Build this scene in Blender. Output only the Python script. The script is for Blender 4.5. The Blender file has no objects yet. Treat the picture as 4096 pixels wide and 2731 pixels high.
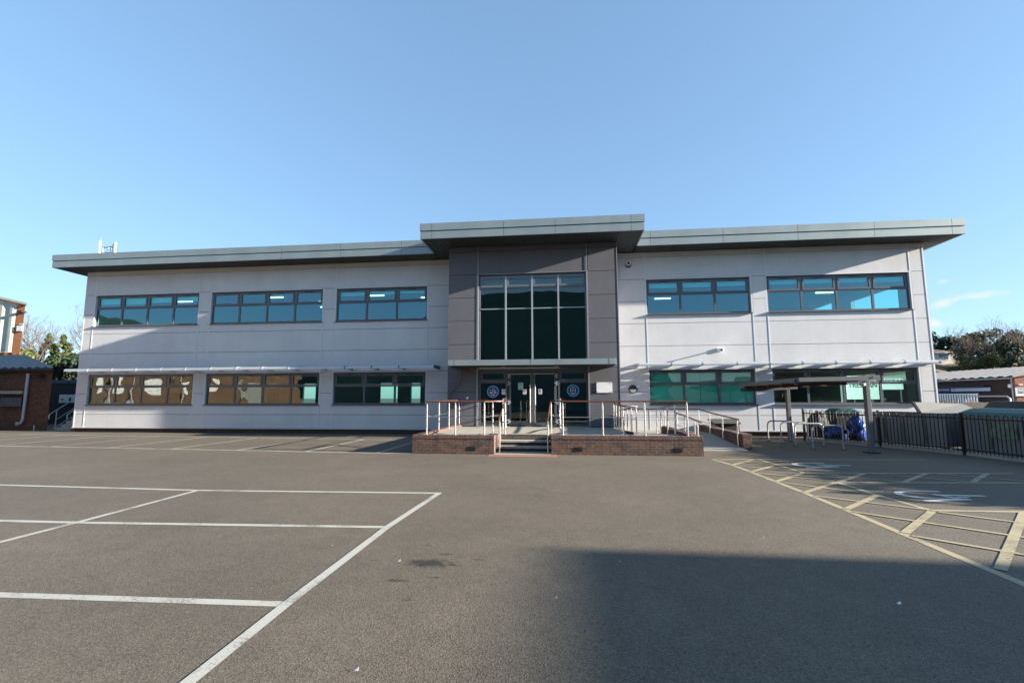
import bpy, math, random
from mathutils import Vector, Matrix
random.seed(7)
R = math.radians
sc = bpy.context.scene
COL = sc.collection

# ------------------------------------------------------------------ helpers
class MB:
    def __init__(s): s.v=[]; s.f=[]; s.sm=[]
    def add(s, vs, fs, smooth=False):
        b=len(s.v); s.v+= [tuple(p) for p in vs]
        for f in fs: s.f.append(tuple(b+i for i in f)); s.sm.append(smooth)
        return s
    def box(s,x0,x1,y0,y1,z0,z1):
        if x0>x1:x0,x1=x1,x0
        if y0>y1:y0,y1=y1,y0
        if z0>z1:z0,z1=z1,z0
        return s.add([(x0,y0,z0),(x1,y0,z0),(x1,y1,z0),(x0,y1,z0),(x0,y0,z1),(x1,y0,z1),(x1,y1,z1),(x0,y1,z1)],
            [(0,3,2,1),(4,5,6,7),(0,1,5,4),(1,2,6,5),(2,3,7,6),(3,0,4,7)])
    def obox(s,a,b,w,h,up=(0,0,1)):
        a=Vector(a);b=Vector(b);d=(b-a).normalized();u=Vector(up)
        r=d.cross(u)
        if r.length<1e-4: r=d.cross(Vector((1,0,0)))
        r.normalize();u=r.cross(d).normalized()
        q=[a-r*w/2-u*h/2,a+r*w/2-u*h/2,a+r*w/2+u*h/2,a-r*w/2+u*h/2]
        q+= [p+(b-a) for p in q]
        return s.add(q,[(0,1,2,3),(7,6,5,4),(0,4,5,1),(1,5,6,2),(2,6,7,3),(3,7,4,0)])
    def tube(s,path,r,n=8,cap=True,r2=None):
        path=[Vector(p) for p in path]; m=len(path); rings=[]; prev=None
        for i,p in enumerate(path):
            d=(path[min(i+1,m-1)]-path[max(i-1,0)]).normalized()
            if prev is None:
                u=d.cross(Vector((0,0,1)))
                if u.length<.05: u=d.cross(Vector((1,0,0)))
            else: u=prev-d*prev.dot(d)
            u.normalize(); prev=u; w=d.cross(u)
            rr=r[i] if isinstance(r,(list,tuple)) else (r if r2 is None else r+(r2-r)*i/(m-1))
            k=1.0
            if 0<i<m-1:
                c=(path[i]-path[i-1]).normalized().dot((path[i+1]-path[i]).normalized())
                k=1/max(.5,math.sqrt(max(.01,(1+c)/2)))
            rings.append([p+(u*math.cos(6.28318*j/n)+w*math.sin(6.28318*j/n))*rr*(k if k<1.2 else 1.1) for j in range(n)])
        vs=[q for g in rings for q in g]; fs=[]
        for i in range(m-1):
            for j in range(n):
                fs.append((i*n+j,i*n+(j+1)%n,(i+1)*n+(j+1)%n,(i+1)*n+j))
        s.add(vs,fs,True)
        if cap:
            s.add(rings[0],[tuple(reversed(range(n)))]); s.add(rings[-1],[tuple(range(n))])
        return s
    def prism(s,poly,d):
        n=len(poly);d=Vector(d);a=[Vector(p) for p in poly]
        return s.add(a+[p+d for p in a],[tuple(reversed(range(n))),tuple(range(n,2*n))]+[(i,(i+1)%n,n+(i+1)%n,n+i) for i in range(n)])
    def strip(s,a,b,w,z=.0025):
        a=Vector((a[0],a[1]));b=Vector((b[0],b[1]));d=(b-a).normalized();n=Vector((-d.y,d.x))*w/2
        return s.add([(p.x,p.y,z) for p in (a-n,b-n,b+n,a+n)],[(0,1,2,3)])
    def poly_strip(s,pts,w,z=.0025):
        L=[];Rr=[]
        P=[Vector((p[0],p[1])) for p in pts]
        for i,p in enumerate(P):
            d=(P[min(i+1,len(P)-1)]-P[max(i-1,0)]).normalized();n=Vector((-d.y,d.x))*w/2
            L.append((p.x+n.x,p.y+n.y,z));Rr.append((p.x-n.x,p.y-n.y,z))
        n=len(P)
        return s.add(L+Rr,[(i,n+i,n+i+1,i+1) for i in range(n-1)])
    def disc(s,c,r,n,axis_y=True,t=.006,r0=0,a0=0,a1=360):
        # disc facing -Y, thickness t
        c=Vector(c);k=n
        o=[];i_=[]
        for j in range(k+1):
            a=R(a0+(a1-a0)*j/k)
            o.append(c+Vector((math.cos(a)*r,0,math.sin(a)*r)))
            i_.append(c+Vector((math.cos(a)*r0,0,math.sin(a)*r0)))
        vs=o+i_; m=k+1
        vs=vs+[p+Vector((0,t,0)) for p in vs]; fs=[]
        for j in range(k):
            fs.append((j,m+j,m+j+1,j+1)); fs.append((j,j+1,2*m+j+1,2*m+j))
            if r0>0: fs.append((m+j,3*m+j,3*m+j+1,m+j+1))
        return s.add(vs,fs)
    def build(s,name,mat,parent=None,bevel=0):
        me=bpy.data.meshes.new(name)
        me.from_pydata([tuple(v) for v in s.v],[],s.f)
        me.polygons.foreach_set('use_smooth',s.sm)
        uv=me.uv_layers.new(name='UVMap').data
        for p in me.polygons:
            n=p.normal;ax,ay,az=abs(n.x),abs(n.y),abs(n.z)
            for li in p.loop_indices:
                c=me.vertices[me.loops[li].vertex_index].co
                if az>=ax and az>=ay: uv[li].uv=(c.x,c.y)
                elif ax>ay: uv[li].uv=(c.y,c.z)
                else: uv[li].uv=(c.x,c.z)
        if mat: me.materials.append(mat)
        me.update()
        o=bpy.data.objects.new(name,me); COL.objects.link(o)
        if parent: o.parent=parent
        if bevel:
            b=o.modifiers.new('bevel','BEVEL');b.width=bevel;b.segments=2;b.limit_method='ANGLE'
        return o

def tag(o,label=None,cat=None,group=None,kind=None):
    if label:o['label']=label
    if cat:o['category']=cat
    if group:o['group']=group
    if kind:o['kind']=kind
    return o
def thing(name,label,cat,loc=(0,0,0),group=None):
    o=bpy.data.objects.new(name,None);COL.objects.link(o);o.empty_display_size=.2
    return tag(o,label,cat,group)
def copy_tree(o,offset,label=None,parent=None):
    c=o.copy();COL.objects.link(c)
    if parent: c.parent=parent
    else: c.location=Vector(o.location)+Vector(offset)
    if label:c['label']=label
    for ch in list(o.children): copy_tree(ch,(0,0,0),None,c)
    return c
def text(body,size,loc,rot,mat,name,parent=None,ext=.002,align='CENTER',sx=1):
    cu=bpy.data.curves.new('t','FONT');cu.body=body;cu.size=size;cu.extrude=ext;cu.align_x=align;cu.align_y='CENTER'
    t=bpy.data.objects.new('t',cu);COL.objects.link(t)
    dg=bpy.context.evaluated_depsgraph_get();me=bpy.data.meshes.new_from_object(t.evaluated_get(dg))
    bpy.data.objects.remove(t)
    me.transform(Matrix.Translation(loc)@rot.to_4x4()@Matrix.Diagonal((sx,1,1,1)))
    me.materials.clear();me.materials.append(mat)
    o=bpy.data.objects.new(name,me);COL.objects.link(o)
    if parent:o.parent=parent
    return o
FRONT=Matrix.Rotation(R(90),3,'X')          # text faces -Y
LEFTF=Matrix(((0,0,-1),(-1,0,0),(0,1,0)))      # text faces -X

# ------------------------------------------------------------------ materials
MATS={}
def base_mat(name):
    m=bpy.data.materials.new(name);m.use_nodes=True
    return m,m.node_tree,m.node_tree.nodes,m.node_tree.links,m.node_tree.nodes['Principled BSDF']
def paint(name,c,rough=.5,metal=0,var=.06,scale=3,bump=0,bscale=60,spec=.5,fine=0,fscale=200,streak=0):
    m,nt,N,L,P=base_mat(name)
    P.inputs['Roughness'].default_value=rough;P.inputs['Metallic'].default_value=metal
    P.inputs['Specular IOR Level'].default_value=spec
    tc=N.new('ShaderNodeTexCoord')
    nz=N.new('ShaderNodeTexNoise');nz.inputs['Scale'].default_value=scale;nz.inputs['Detail'].default_value=6;nz.inputs['Roughness'].default_value=.65
    L.new(tc.outputs['Object'],nz.inputs['Vector'])
    mr=N.new('ShaderNodeMapRange');mr.inputs[1].default_value=.3;mr.inputs[2].default_value=.7
    mr.inputs[3].default_value=1-var;mr.inputs[4].default_value=1+var
    L.new(nz.outputs['Fac'],mr.inputs[0])
    mx=N.new('ShaderNodeMix');mx.data_type='RGBA';mx.blend_type='MULTIPLY';mx.inputs[0].default_value=1
    mx.inputs[6].default_value=(*c,1);L.new(mr.outputs[0],mx.inputs[7])
    out=mx.outputs[2]
    if fine:
        n2=N.new('ShaderNodeTexNoise');n2.inputs['Scale'].default_value=fscale;n2.inputs['Detail'].default_value=3
        L.new(tc.outputs['Object'],n2.inputs['Vector'])
        m2=N.new('ShaderNodeMapRange');m2.inputs[1].default_value=.3;m2.inputs[2].default_value=.7;m2.inputs[3].default_value=1-fine;m2.inputs[4].default_value=1+fine
        L.new(n2.outputs['Fac'],m2.inputs[0])
        mx2=N.new('ShaderNodeMix');mx2.data_type='RGBA';mx2.blend_type='MULTIPLY';mx2.inputs[0].default_value=1
        L.new(out,mx2.inputs[6]);L.new(m2.outputs[0],mx2.inputs[7]);out=mx2.outputs[2]
    if streak:
        mp=N.new('ShaderNodeMapping');mp.inputs['Scale'].default_value=(1.6,1.6,.22);L.new(tc.outputs['Object'],mp.inputs[0])
        n4=N.new('ShaderNodeTexNoise');n4.inputs['Scale'].default_value=1;n4.inputs['Detail'].default_value=5;n4.inputs['Roughness'].default_value=.6
        L.new(mp.outputs[0],n4.inputs['Vector'])
        m4=N.new('ShaderNodeMapRange');m4.inputs[1].default_value=.35;m4.inputs[2].default_value=.75;m4.inputs[3].default_value=1+streak*.4;m4.inputs[4].default_value=1-streak
        L.new(n4.outputs['Fac'],m4.inputs[0])
        mx4=N.new('ShaderNodeMix');mx4.data_type='RGBA';mx4.blend_type='MULTIPLY';mx4.inputs[0].default_value=1
        L.new(out,mx4.inputs[6]);L.new(m4.outputs[0],mx4.inputs[7]);out=mx4.outputs[2]
    L.new(out,P.inputs['Base Color'])
    if bump:
        n3=N.new('ShaderNodeTexNoise');n3.inputs['Scale'].default_value=bscale;n3.inputs['Detail'].default_value=4
        L.new(tc.outputs['Object'],n3.inputs['Vector'])
        b=N.new('ShaderNodeBump');b.inputs['Strength'].default_value=bump;b.inputs['Distance'].default_value=.01
        L.new(n3.outputs['Fac'],b.inputs['Height']);L.new(b.outputs[0],P.inputs['Normal'])
    MATS[name]=m
    return m
def brick(name,c1,c2,mortar,bw=.225,rh=.075,ms=.010,off=.5,voff=0,uoff=0,var=.35,c3=None):
    m,nt,N,L,P=base_mat(name);P.inputs['Roughness'].default_value=.85;P.inputs['Specular IOR Level'].default_value=.25
    uv=N.new('ShaderNodeUVMap');uv.uv_map='UVMap'
    mp=N.new('ShaderNodeMapping');mp.inputs['Location'].default_value=(uoff,voff,0);L.new(uv.outputs[0],mp.inputs[0])
    b=N.new('ShaderNodeTexBrick');b.offset=off;b.inputs['Scale'].default_value=1
    b.inputs['Brick Width'].default_value=bw;b.inputs['Row Height'].default_value=rh;b.inputs['Mortar Size'].default_value=ms/2;b.inputs['Mortar Smooth'].default_value=.25
    b.inputs['Bias'].default_value=0
    b.inputs['Color1'].default_value=(*c1,1);b.inputs['Color2'].default_value=(*c2,1);b.inputs['Mortar'].default_value=(*mortar,1)
    L.new(mp.outputs[0],b.inputs['Vector'])
    nz=N.new('ShaderNodeTexNoise');nz.inputs['Scale'].default_value=5;nz.inputs['Detail'].default_value=8;nz.inputs['Roughness'].default_value=.7
    L.new(mp.outputs[0],nz.inputs['Vector'])
    mr=N.new('ShaderNodeMapRange');mr.inputs[1].default_value=.3;mr.inputs[2].default_value=.7;mr.inputs[3].default_value=1-var;mr.inputs[4].default_value=1+var
    L.new(nz.outputs['Fac'],mr.inputs[0])
    mx=N.new('ShaderNodeMix');mx.data_type='RGBA';mx.blend_type='MULTIPLY';mx.inputs[0].default_value=1
    L.new(b.outputs['Color'],mx.inputs[6]);L.new(mr.outputs[0],mx.inputs[7]);L.new(mx.outputs[2],P.inputs['Base Color'])
    bp=N.new('ShaderNodeBump');bp.inputs['Strength'].default_value=.6;bp.inputs['Distance'].default_value=.008;bp.invert=True
    L.new(b.outputs['Fac'],bp.inputs['Height']);L.new(bp.outputs[0],P.inputs['Normal'])
    MATS[name]=m
    return m
def glass(name,tint,ior=.1,refl=(1,1,1),wob=.006):
    m=bpy.data.materials.new(name);m.use_nodes=True;nt=m.node_tree;N=nt.nodes;L=nt.links;N.clear()
    o=N.new('ShaderNodeOutputMaterial');t=N.new('ShaderNodeBsdfTransparent');t.inputs[0].default_value=(*tint,1)
    g=N.new('ShaderNodeBsdfGlossy');g.inputs['Roughness'].default_value=.0;g.inputs[0].default_value=(*refl,1)
    lw=N.new('ShaderNodeLayerWeight');lw.inputs[0].default_value=.5
    pw=N.new('ShaderNodeMath');pw.operation='POWER';pw.inputs[1].default_value=5;L.new(lw.outputs['Facing'],pw.inputs[0])
    f0=N.new('ShaderNodeMath');f0.operation='MULTIPLY_ADD';f0.inputs[1].default_value=1-ior;f0.inputs[2].default_value=ior;L.new(pw.outputs[0],f0.inputs[0])
    geo=N.new('ShaderNodeNewGeometry')
    nb=N.new('ShaderNodeMath');nb.operation='SUBTRACT';nb.inputs[0].default_value=1;L.new(geo.outputs['Backfacing'],nb.inputs[1])
    f=N.new('ShaderNodeMath');f.operation='MULTIPLY';L.new(f0.outputs[0],f.inputs[0]);L.new(nb.outputs[0],f.inputs[1])
    tc=N.new('ShaderNodeTexCoord');nz=N.new('ShaderNodeTexNoise');nz.inputs['Scale'].default_value=1.1;nz.inputs['Detail'].default_value=1
    L.new(tc.outputs['Object'],nz.inputs['Vector'])
    b=N.new('ShaderNodeBump');b.inputs['Strength'].default_value=1;b.inputs['Distance'].default_value=wob
    L.new(nz.outputs['Fac'],b.inputs['Height']);L.new(b.outputs[0],g.inputs['Normal'])
    x=N.new('ShaderNodeMixShader');L.new(f.outputs[0],x.inputs[0]);L.new(t.outputs[0],x.inputs[1]);L.new(g.outputs[0],x.inputs[2])
    L.new(x.outputs[0],o.inputs[0])
    MATS[name]=m
    return m
def emit(name,c,s):
    m,nt,N,L,P=base_mat(name);P.inputs['Base Color'].default_value=(*c,1)
    P.inputs['Emission Color'].default_value=(*c,1);P.inputs['Emission Strength'].default_value=s
    MATS[name]=m
    return m
def leaf(name,c,c2,trans=.25):
    m,nt,N,L,P=base_mat(name);P.inputs['Roughness'].default_value=.55;P.inputs['Specular IOR Level'].default_value=.3
    geo=N.new('ShaderNodeNewGeometry')
    tc=N.new('ShaderNodeTexCoord');nz=N.new('ShaderNodeTexNoise');nz.inputs['Scale'].default_value=1.6;nz.inputs['Detail'].default_value=3;L.new(tc.outputs['Object'],nz.inputs['Vector'])
    ad=N.new('ShaderNodeMath');ad.operation='ADD';L.new(nz.outputs['Fac'],ad.inputs[0])
    mu=N.new('ShaderNodeMath');mu.operation='MULTIPLY_ADD';mu.inputs[1].default_value=.8;mu.inputs[2].default_value=-.4
    L.new(geo.outputs['Random Per Island'],mu.inputs[0]);L.new(mu.outputs[0],ad.inputs[1])
    mx=N.new('ShaderNodeMix');mx.data_type='RGBA';mx.inputs[6].default_value=(*c,1);mx.inputs[7].default_value=(*c2,1);mx.clamp_factor=True
    L.new(ad.outputs[0],mx.inputs[0]);L.new(mx.outputs[2],P.inputs['Base Color'])
    MATS[name]=m
    return m

clad=paint('cladding',(.625,.62,.63),.75,.1,.05,.9,.012,30,spec=.15,streak=.045,fine=.02,fscale=14)
cladtrim=paint('cladding_trim',(.62,.635,.66),.6,.15,.04,1.5)
darkclad=paint('dark_cladding',(.132,.130,.146),.7,.1,.06,1.2,.012,30,spec=.2,streak=.06,fine=.02,fscale=14)
gap=paint('joint_shadow_gap',(.03,.03,.035),.9)
fasciam=paint('fascia_metal',(.29,.33,.33),.5,.5,.08,1.0,streak=.07)
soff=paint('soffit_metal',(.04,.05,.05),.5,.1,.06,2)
frame=paint('window_frame',(.105,.115,.13),.38,.1,.04,4)
frameg=paint('curtain_frame',(.16,.18,.20),.35,.3,.04,4)
alum=paint('pale_aluminium',(.55,.57,.58),.35,.5,.05,3)
steel=paint('stainless_steel',(.72,.71,.70),.26,.95,.04,20)
galv=paint('galvanised_steel',(.36,.39,.41),.42,.6,.12,18)
brownrail=paint('brown_handrail',(.115,.04,.022),.42,0,.12,9,spec=.5)
black=paint('black_paint',(.012,.012,.013),.45,0,.1,10)
rubber=paint('dark_rubber',(.02,.02,.02),.8)
white=paint('white_plastic',(.78,.79,.80),.4)
blind=paint('blind_fabric',(.82,.86,.84),.8,0,.03,3)
plinthb=brick('plinth_brick',(.085,.045,.035),(.055,.04,.038),(.10,.09,.08))
brickm=brick('retaining_brick',(.135,.074,.053),(.072,.052,.050),(.17,.15,.13),voff=.011,var=.42)
soldier=brick('brick_on_edge',(.15,.075,.058),(.07,.052,.055),(.14,.13,.12),bw=.075,rh=.4,off=0,voff=-.1,var=.35)
orangeb=brick('orange_brick',(.45,.165,.07),(.36,.13,.06),(.45,.30,.18),var=.2)
wareb=brick('weathered_orange_brick',(.16,.088,.050),(.11,.066,.040),(.20,.165,.12),var=.55)
redb=brick('red_brick',(.33,.13,.085),(.25,.10,.07),(.28,.22,.18),var=.2)
darkb=brick('dark_brown_brick',(.15,.065,.042),(.10,.05,.036),(.13,.10,.08),var=.4)
viab=brick('brown_brick',(.07,.034,.028),(.05,.027,.023),(.06,.045,.04),var=.25)
paving=brick('paving_slab',(.36,.33,.27),(.31,.285,.24),(.13,.12,.10),bw=.6,rh=.6,ms=.014,off=0,var=.22)
tile=brick('terracotta_tile',(.27,.14,.10),(.24,.125,.09),(.2,.12,.09),bw=.3,rh=.3,ms=.01,off=0,var=.15)
conc=paint('concrete',(.33,.31,.27),.85,0,.15,6,.2,60,fine=.1)
upglass=glass('upper_glass',(.56,.90,.90),.23,(.42,.82,.96),.003)
gfglass=glass('ground_glass',(.66,.90,.85),.12,(.88,.97,.92),.013)
curglass=glass('entrance_glass',(.42,.68,.67),.11,(.85,1,1),.002)
interior=paint('interior_wall',(.16,.165,.16),.8)
carpet=paint('office_carpet',(.06,.07,.08),.95)
ceilm=paint('ceiling_tile',(.20,.205,.20),.9)
lum=emit('fluorescent_light',(1,.97,.9),1.1)
navy=paint('sign_navy',(.012,.022,.07),.4)
skyb=paint('sign_light_blue',(.10,.34,.66),.4)
signw=paint('sign_white',(.8,.8,.8),.4)
signblue=paint('sign_blue',(.05,.09,.38),.5)
signlilac=paint('sign_pale',(.55,.60,.80),.6)
ink=paint('sign_ink',(.03,.03,.035),.6)
greenpaper=paint('pale_green_paper',(.30,.55,.45),.7)
red=paint('red_plastic',(.45,.02,.02),.4)
corrug=paint('pale_corrugated_sheet',(.50,.52,.44),.6,.1,.14,1.2)
greyroof=paint('grey_roof_sheet',(.16,.17,.18),.6,.2,.1,2)
asbest=paint('fibre_cement_roof',(.42,.36,.31),.85,0,.2,2,.1)
beige=paint('beige_grey_paint',(.24,.23,.20),.55,0,.08,3)
greywhite=paint('grey_white_bin_paint',(.23,.245,.235),.5,0,.1,3)
greentarp=paint('dark_green_plastic',(.02,.085,.07),.5,0,.2,4,.3,6)
bluebag=paint('blue_plastic_bag',(.004,.03,.17),.16,0,.25,6,.9,9)
timber=paint('weathered_timber',(.40,.33,.24),.85,0,.25,9,.2,30)
blacktimber=paint('black_boarding',(.02,.02,.026),.7,0,.2,5)
pipegrey=paint('pale_grey_pipe',(.42,.42,.47),.5)
paintwhite=None
bark=paint('grey_bark',(.09,.07,.055),.9,0,.25,4)
barkl=paint('pale_bark',(.115,.085,.07),.9,0,.2,4)
ivy=leaf('ivy_leaf',(.025,.05,.015),(.14,.15,.045))
ever=leaf('evergreen_leaf',(.010,.026,.014),(.035,.055,.025))
olive=leaf('olive_leaf',(.06,.075,.03),(.15,.14,.06))
browntwig=leaf('brown_twig',(.055,.05,.034),(.125,.105,.07))
bracken=leaf('rusty_bracken',(.22,.095,.04),(.26,.17,.07))
cream=paint('cream_render',(.80,.74,.66),.8,0,.08,2)
brownroof=paint('brown_tile_roof',(.16,.11,.075),.85,0,.2,5)
tan=paint('tan_plastic',(.55,.35,.06),.5)
yellow=emit  # placeholder name, not used as a material

def asphalt():
    m,nt,N,L,P=base_mat('asphalt');P.inputs['Roughness'].default_value=.72;P.inputs['Specular IOR Level'].default_value=.35
    tc=N.new('ShaderNodeTexCoord')
    def noise(s,d,ro=.6):
        n=N.new('ShaderNodeTexNoise');n.inputs['Scale'].default_value=s;n.inputs['Detail'].default_value=d;n.inputs['Roughness'].default_value=ro
        L.new(tc.outputs['Object'],n.inputs['Vector']);return n
    def mrange(src,a,b,c,d):
        q=N.new('ShaderNodeMapRange');q.inputs[1].default_value=a;q.inputs[2].default_value=b;q.inputs[3].default_value=c;q.inputs[4].default_value=d
        L.new(src,q.inputs[0]);return q.outputs[0]
    def mul(a,b):
        q=N.new('ShaderNodeMath');q.operation='MULTIPLY';L.new(a,q.inputs[0]);L.new(b,q.inputs[1]);return q.outputs[0]
    big=mrange(noise(.35,6,.65).outputs['Fac'],.3,.7,.82,1.18)
    mid=mul(mrange(noise(3.5,6,.7).outputs['Fac'],.3,.7,.90,1.10),mrange(noise(22,4,.7).outputs['Fac'],.66,.72,1,.72))
    vor=N.new('ShaderNodeTexVoronoi');vor.inputs['Scale'].default_value=105;L.new(tc.outputs['Object'],vor.inputs['Vector'])
    sep=N.new('ShaderNodeSeparateColor');L.new(vor.outputs['Color'],sep.inputs[0])
    st=mrange(sep.outputs[0],0,1,.60,1.40)
    f=mul(mul(big,mid),st)
    # oil stains
    tot=None
    for (x,y,rx,ry,dark) in ((-1.42,4.93,.23,.12,.72),(-1.31,5.22,.08,.03,.6),(-1.17,4.9,.09,.03,.6),(-1.56,4.44,.10,.035,.55),(-1.25,4.55,.08,.025,.5),(-.92,5.09,.06,.02,.5),(-1.33,4.05,.05,.02,.4),(-2.0,4.95,.05,.02,.4),(-1.6,5.5,.05,.02,.5),(-1.1,8.9,.25,.06,.2),(-.7,9.6,.3,.06,.2)):
        s=N.new('ShaderNodeVectorMath');s.operation='SUBTRACT';s.inputs[1].default_value=(x,y,0);L.new(tc.outputs['Object'],s.inputs[0])
        k=N.new('ShaderNodeVectorMath');k.operation='MULTIPLY';k.inputs[1].default_value=(1/rx,1/ry,0);L.new(s.outputs[0],k.inputs[0])
        l=N.new('ShaderNodeVectorMath');l.operation='LENGTH';L.new(k.outputs[0],l.inputs[0])
        nn=noise(14,4)
        a=N.new('ShaderNodeMath');a.operation='MULTIPLY_ADD';a.inputs[1].default_value=2.2;L.new(nn.outputs['Fac'],a.inputs[0]);L.new(l.outputs['Value'],a.inputs[2])
        q=mrange(a.outputs[0],1.6,2.4,1-dark,1)
        tot=q if tot is None else mul(tot,q)
    f=mul(f,tot)
    cr=N.new('ShaderNodeMix');cr.data_type='RGBA';cr.blend_type='MULTIPLY';cr.inputs[0].default_value=1
    cr.inputs[6].default_value=(.112,.092,.070,1);L.new(f,cr.inputs[7])
    # pale grit and crumbs
    v2=N.new('ShaderNodeTexVoronoi');v2.inputs['Scale'].default_value=5;v2.inputs['Randomness'].default_value=1;L.new(tc.outputs['Object'],v2.inputs['Vector'])
    sp=mrange(v2.outputs['Distance'],.045,.06,1,0)
    s2=N.new('ShaderNodeSeparateColor');L.new(v2.outputs['Color'],s2.inputs[0])
    th=N.new('ShaderNodeMath');th.operation='GREATER_THAN';th.inputs[1].default_value=.93;L.new(s2.outputs[1],th.inputs[0])
    sm=mul(sp,th.outputs[0])
    mx=N.new('ShaderNodeMix');mx.data_type='RGBA';L.new(sm,mx.inputs[0]);L.new(cr.outputs[2],mx.inputs[6]);mx.inputs[7].default_value=(.5,.47,.43,1)
    L.new(mx.outputs[2],P.inputs['Base Color'])
    b=N.new('ShaderNodeBump');b.inputs['Strength'].default_value=.45;b.inputs['Distance'].default_value=.004
    L.new(vor.outputs['Distance'],b.inputs['Height']);L.new(b.outputs[0],P.inputs['Normal'])
    return m
asph=asphalt()
def linepaint(name,c,wear=.5):
    m,nt,N,L,P=base_mat(name);P.inputs['Roughness'].default_value=.7
    tc=N.new('ShaderNodeTexCoord')
    n=N.new('ShaderNodeTexNoise');n.inputs['Scale'].default_value=35;n.inputs['Detail'].default_value=6;n.inputs['Roughness'].default_value=.75;L.new(tc.outputs['Object'],n.inputs['Vector'])
    n2=N.new('ShaderNodeTexNoise');n2.inputs['Scale'].default_value=2;n2.inputs['Detail'].default_value=3;L.new(tc.outputs['Object'],n2.inputs['Vector'])
    ad=N.new('ShaderNodeMath');ad.operation='ADD';L.new(n.outputs['Fac'],ad.inputs[0]);L.new(n2.outputs['Fac'],ad.inputs[1])
    q=N.new('ShaderNodeMapRange');q.inputs[1].default_value=1.02;q.inputs[2].default_value=1.26;q.inputs[3].default_value=0;q.inputs[4].default_value=wear;L.new(ad.outputs[0],q.inputs[0])
    mx=N.new('ShaderNodeMix');mx.data_type='RGBA';mx.inputs[6].default_value=(*c,1);mx.inputs[7].default_value=(.075,.062,.052,1)
    L.new(q.outputs[0],mx.inputs[0]);L.new(mx.outputs[2],P.inputs['Base Color'])
    b=N.new('ShaderNodeBump');b.inputs['Strength'].default_value=.3;b.inputs['Distance'].default_value=.006;L.new(n.outputs['Fac'],b.inputs['Height']);L.new(b.outputs[0],P.inputs['Normal'])
    return m
wline=linepaint('white_line_paint',(.38,.37,.33),.8)
yline=linepaint('yellow_line_paint',(.34,.285,.17),.75)
pline=linepaint('pale_symbol_paint',(.50,.49,.44),.4)

# ------------------------------------------------------------------ camera, sky, sun
cam=bpy.data.cameras.new('camera');co=bpy.data.objects.new('camera',cam);COL.objects.link(co);sc.camera=co
cam.sensor_width=36;cam.lens=16.912;cam.clip_start=.05;cam.clip_end=5000
yaw,pit,rol=R(6.568),R(6.6285),R(-.1376)
fw=Vector((-math.sin(yaw)*math.cos(pit),math.cos(yaw)*math.cos(pit),math.sin(pit)))
rt=Vector((math.cos(yaw),math.sin(yaw),0));up=rt.cross(fw)
r2=rt*math.cos(rol)+up*math.sin(rol);u2=-rt*math.sin(rol)+up*math.cos(rol)
co.matrix_world=Matrix(((r2.x,u2.x,-fw.x,0),(r2.y,u2.y,-fw.y,0),(r2.z,u2.z,-fw.z,1.65),(0,0,0,1)))

SKYK=(.77,1.0,1.22,1)
SUN=Vector((1,-.114,.255)).normalized()
elev=math.asin(SUN.z)
w=bpy.data.worlds.new('World');sc.world=w;w.use_nodes=True
N=w.node_tree.nodes;L=w.node_tree.links
bg=N['Background'];sky=N.new('ShaderNodeTexSky');sky.sky_type='NISHITA';sky.sun_disc=False
sky.sun_elevation=elev;sky.sun_rotation=math.atan2(SUN.x,SUN.y);sky.air_density=1.0;sky.dust_density=.4;sky.ozone_density=2.5;sky.altitude=0
bg.inputs[1].default_value=.083
# small winter clouds low in the north-east sky
tc=N.new('ShaderNodeTexCoord')
def cloud(d,rx,rz,amt,prev):
    s=N.new('ShaderNodeVectorMath');s.operation='SUBTRACT';s.inputs[1].default_value=d;L.new(tc.outputs['Generated'],s.inputs[0])
    k=N.new('ShaderNodeVectorMath');k.operation='MULTIPLY';k.inputs[1].default_value=(1/rx,1/rx,1/rz);L.new(s.outputs[0],k.inputs[0])
    l=N.new('ShaderNodeVectorMath');l.operation='LENGTH';L.new(k.outputs[0],l.inputs[0])
    n=N.new('ShaderNodeTexNoise');n.inputs['Scale'].default_value=28;n.inputs['Detail'].default_value=7;n.inputs['Roughness'].default_value=.6
    L.new(tc.outputs['Generated'],n.inputs['Vector'])
    a=N.new('ShaderNodeMath');a.operation='MULTIPLY_ADD';a.inputs[1].default_value=3.2;L.new(n.outputs['Fac'],a.inputs[0]);L.new(l.outputs['Value'],a.inputs[2])
    q=N.new('ShaderNodeMapRange');q.inputs[1].default_value=1.5;q.inputs[2].default_value=2.6;q.inputs[3].default_value=amt;q.inputs[4].default_value=0;L.new(a.outputs[0],q.inputs[0])
    mx=N.new('ShaderNodeMix');mx.data_type='RGBA';mx.inputs[7].default_value=(2.4,2.35,2.3,1)
    L.new(q.outputs[0],mx.inputs[0]);L.new(prev,mx.inputs[6]);return mx.outputs[2]
ga=N.new('ShaderNodeGamma');ga.inputs[1].default_value=.54;L.new(sky.outputs[0],ga.inputs[0])      # softens the step from zenith to horizon
tn=N.new('ShaderNodeMix');tn.data_type='RGBA';tn.blend_type='MULTIPLY';tn.inputs[0].default_value=1;tn.inputs[7].default_value=SKYK;L.new(ga.outputs[0],tn.inputs[6])
c=tn.outputs[2]
for d,rx,rz,am in (((.578,.803,.142),.02,.009,.9),((.607,.783,.149),.05,.006,.5),((.57,.81,.113),.014,.008,.9),((.578,.797,.176),.012,.006,.45)):
    c=cloud(d,rx,rz,am,c)
L.new(c,bg.inputs[0])
sl=bpy.data.lights.new('sun','SUN');so=bpy.data.objects.new('sun',sl);COL.objects.link(so)
sl.energy=4.3;sl.angle=R(.53);sl.color=(1,.92,.79)
so.rotation_euler=(-SUN).to_track_quat('-Z','Y').to_euler()
sc.view_settings.view_transform='Standard';sc.view_settings.look='None';sc.view_settings.exposure=2.35;sc.view_settings.gamma=1
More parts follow.
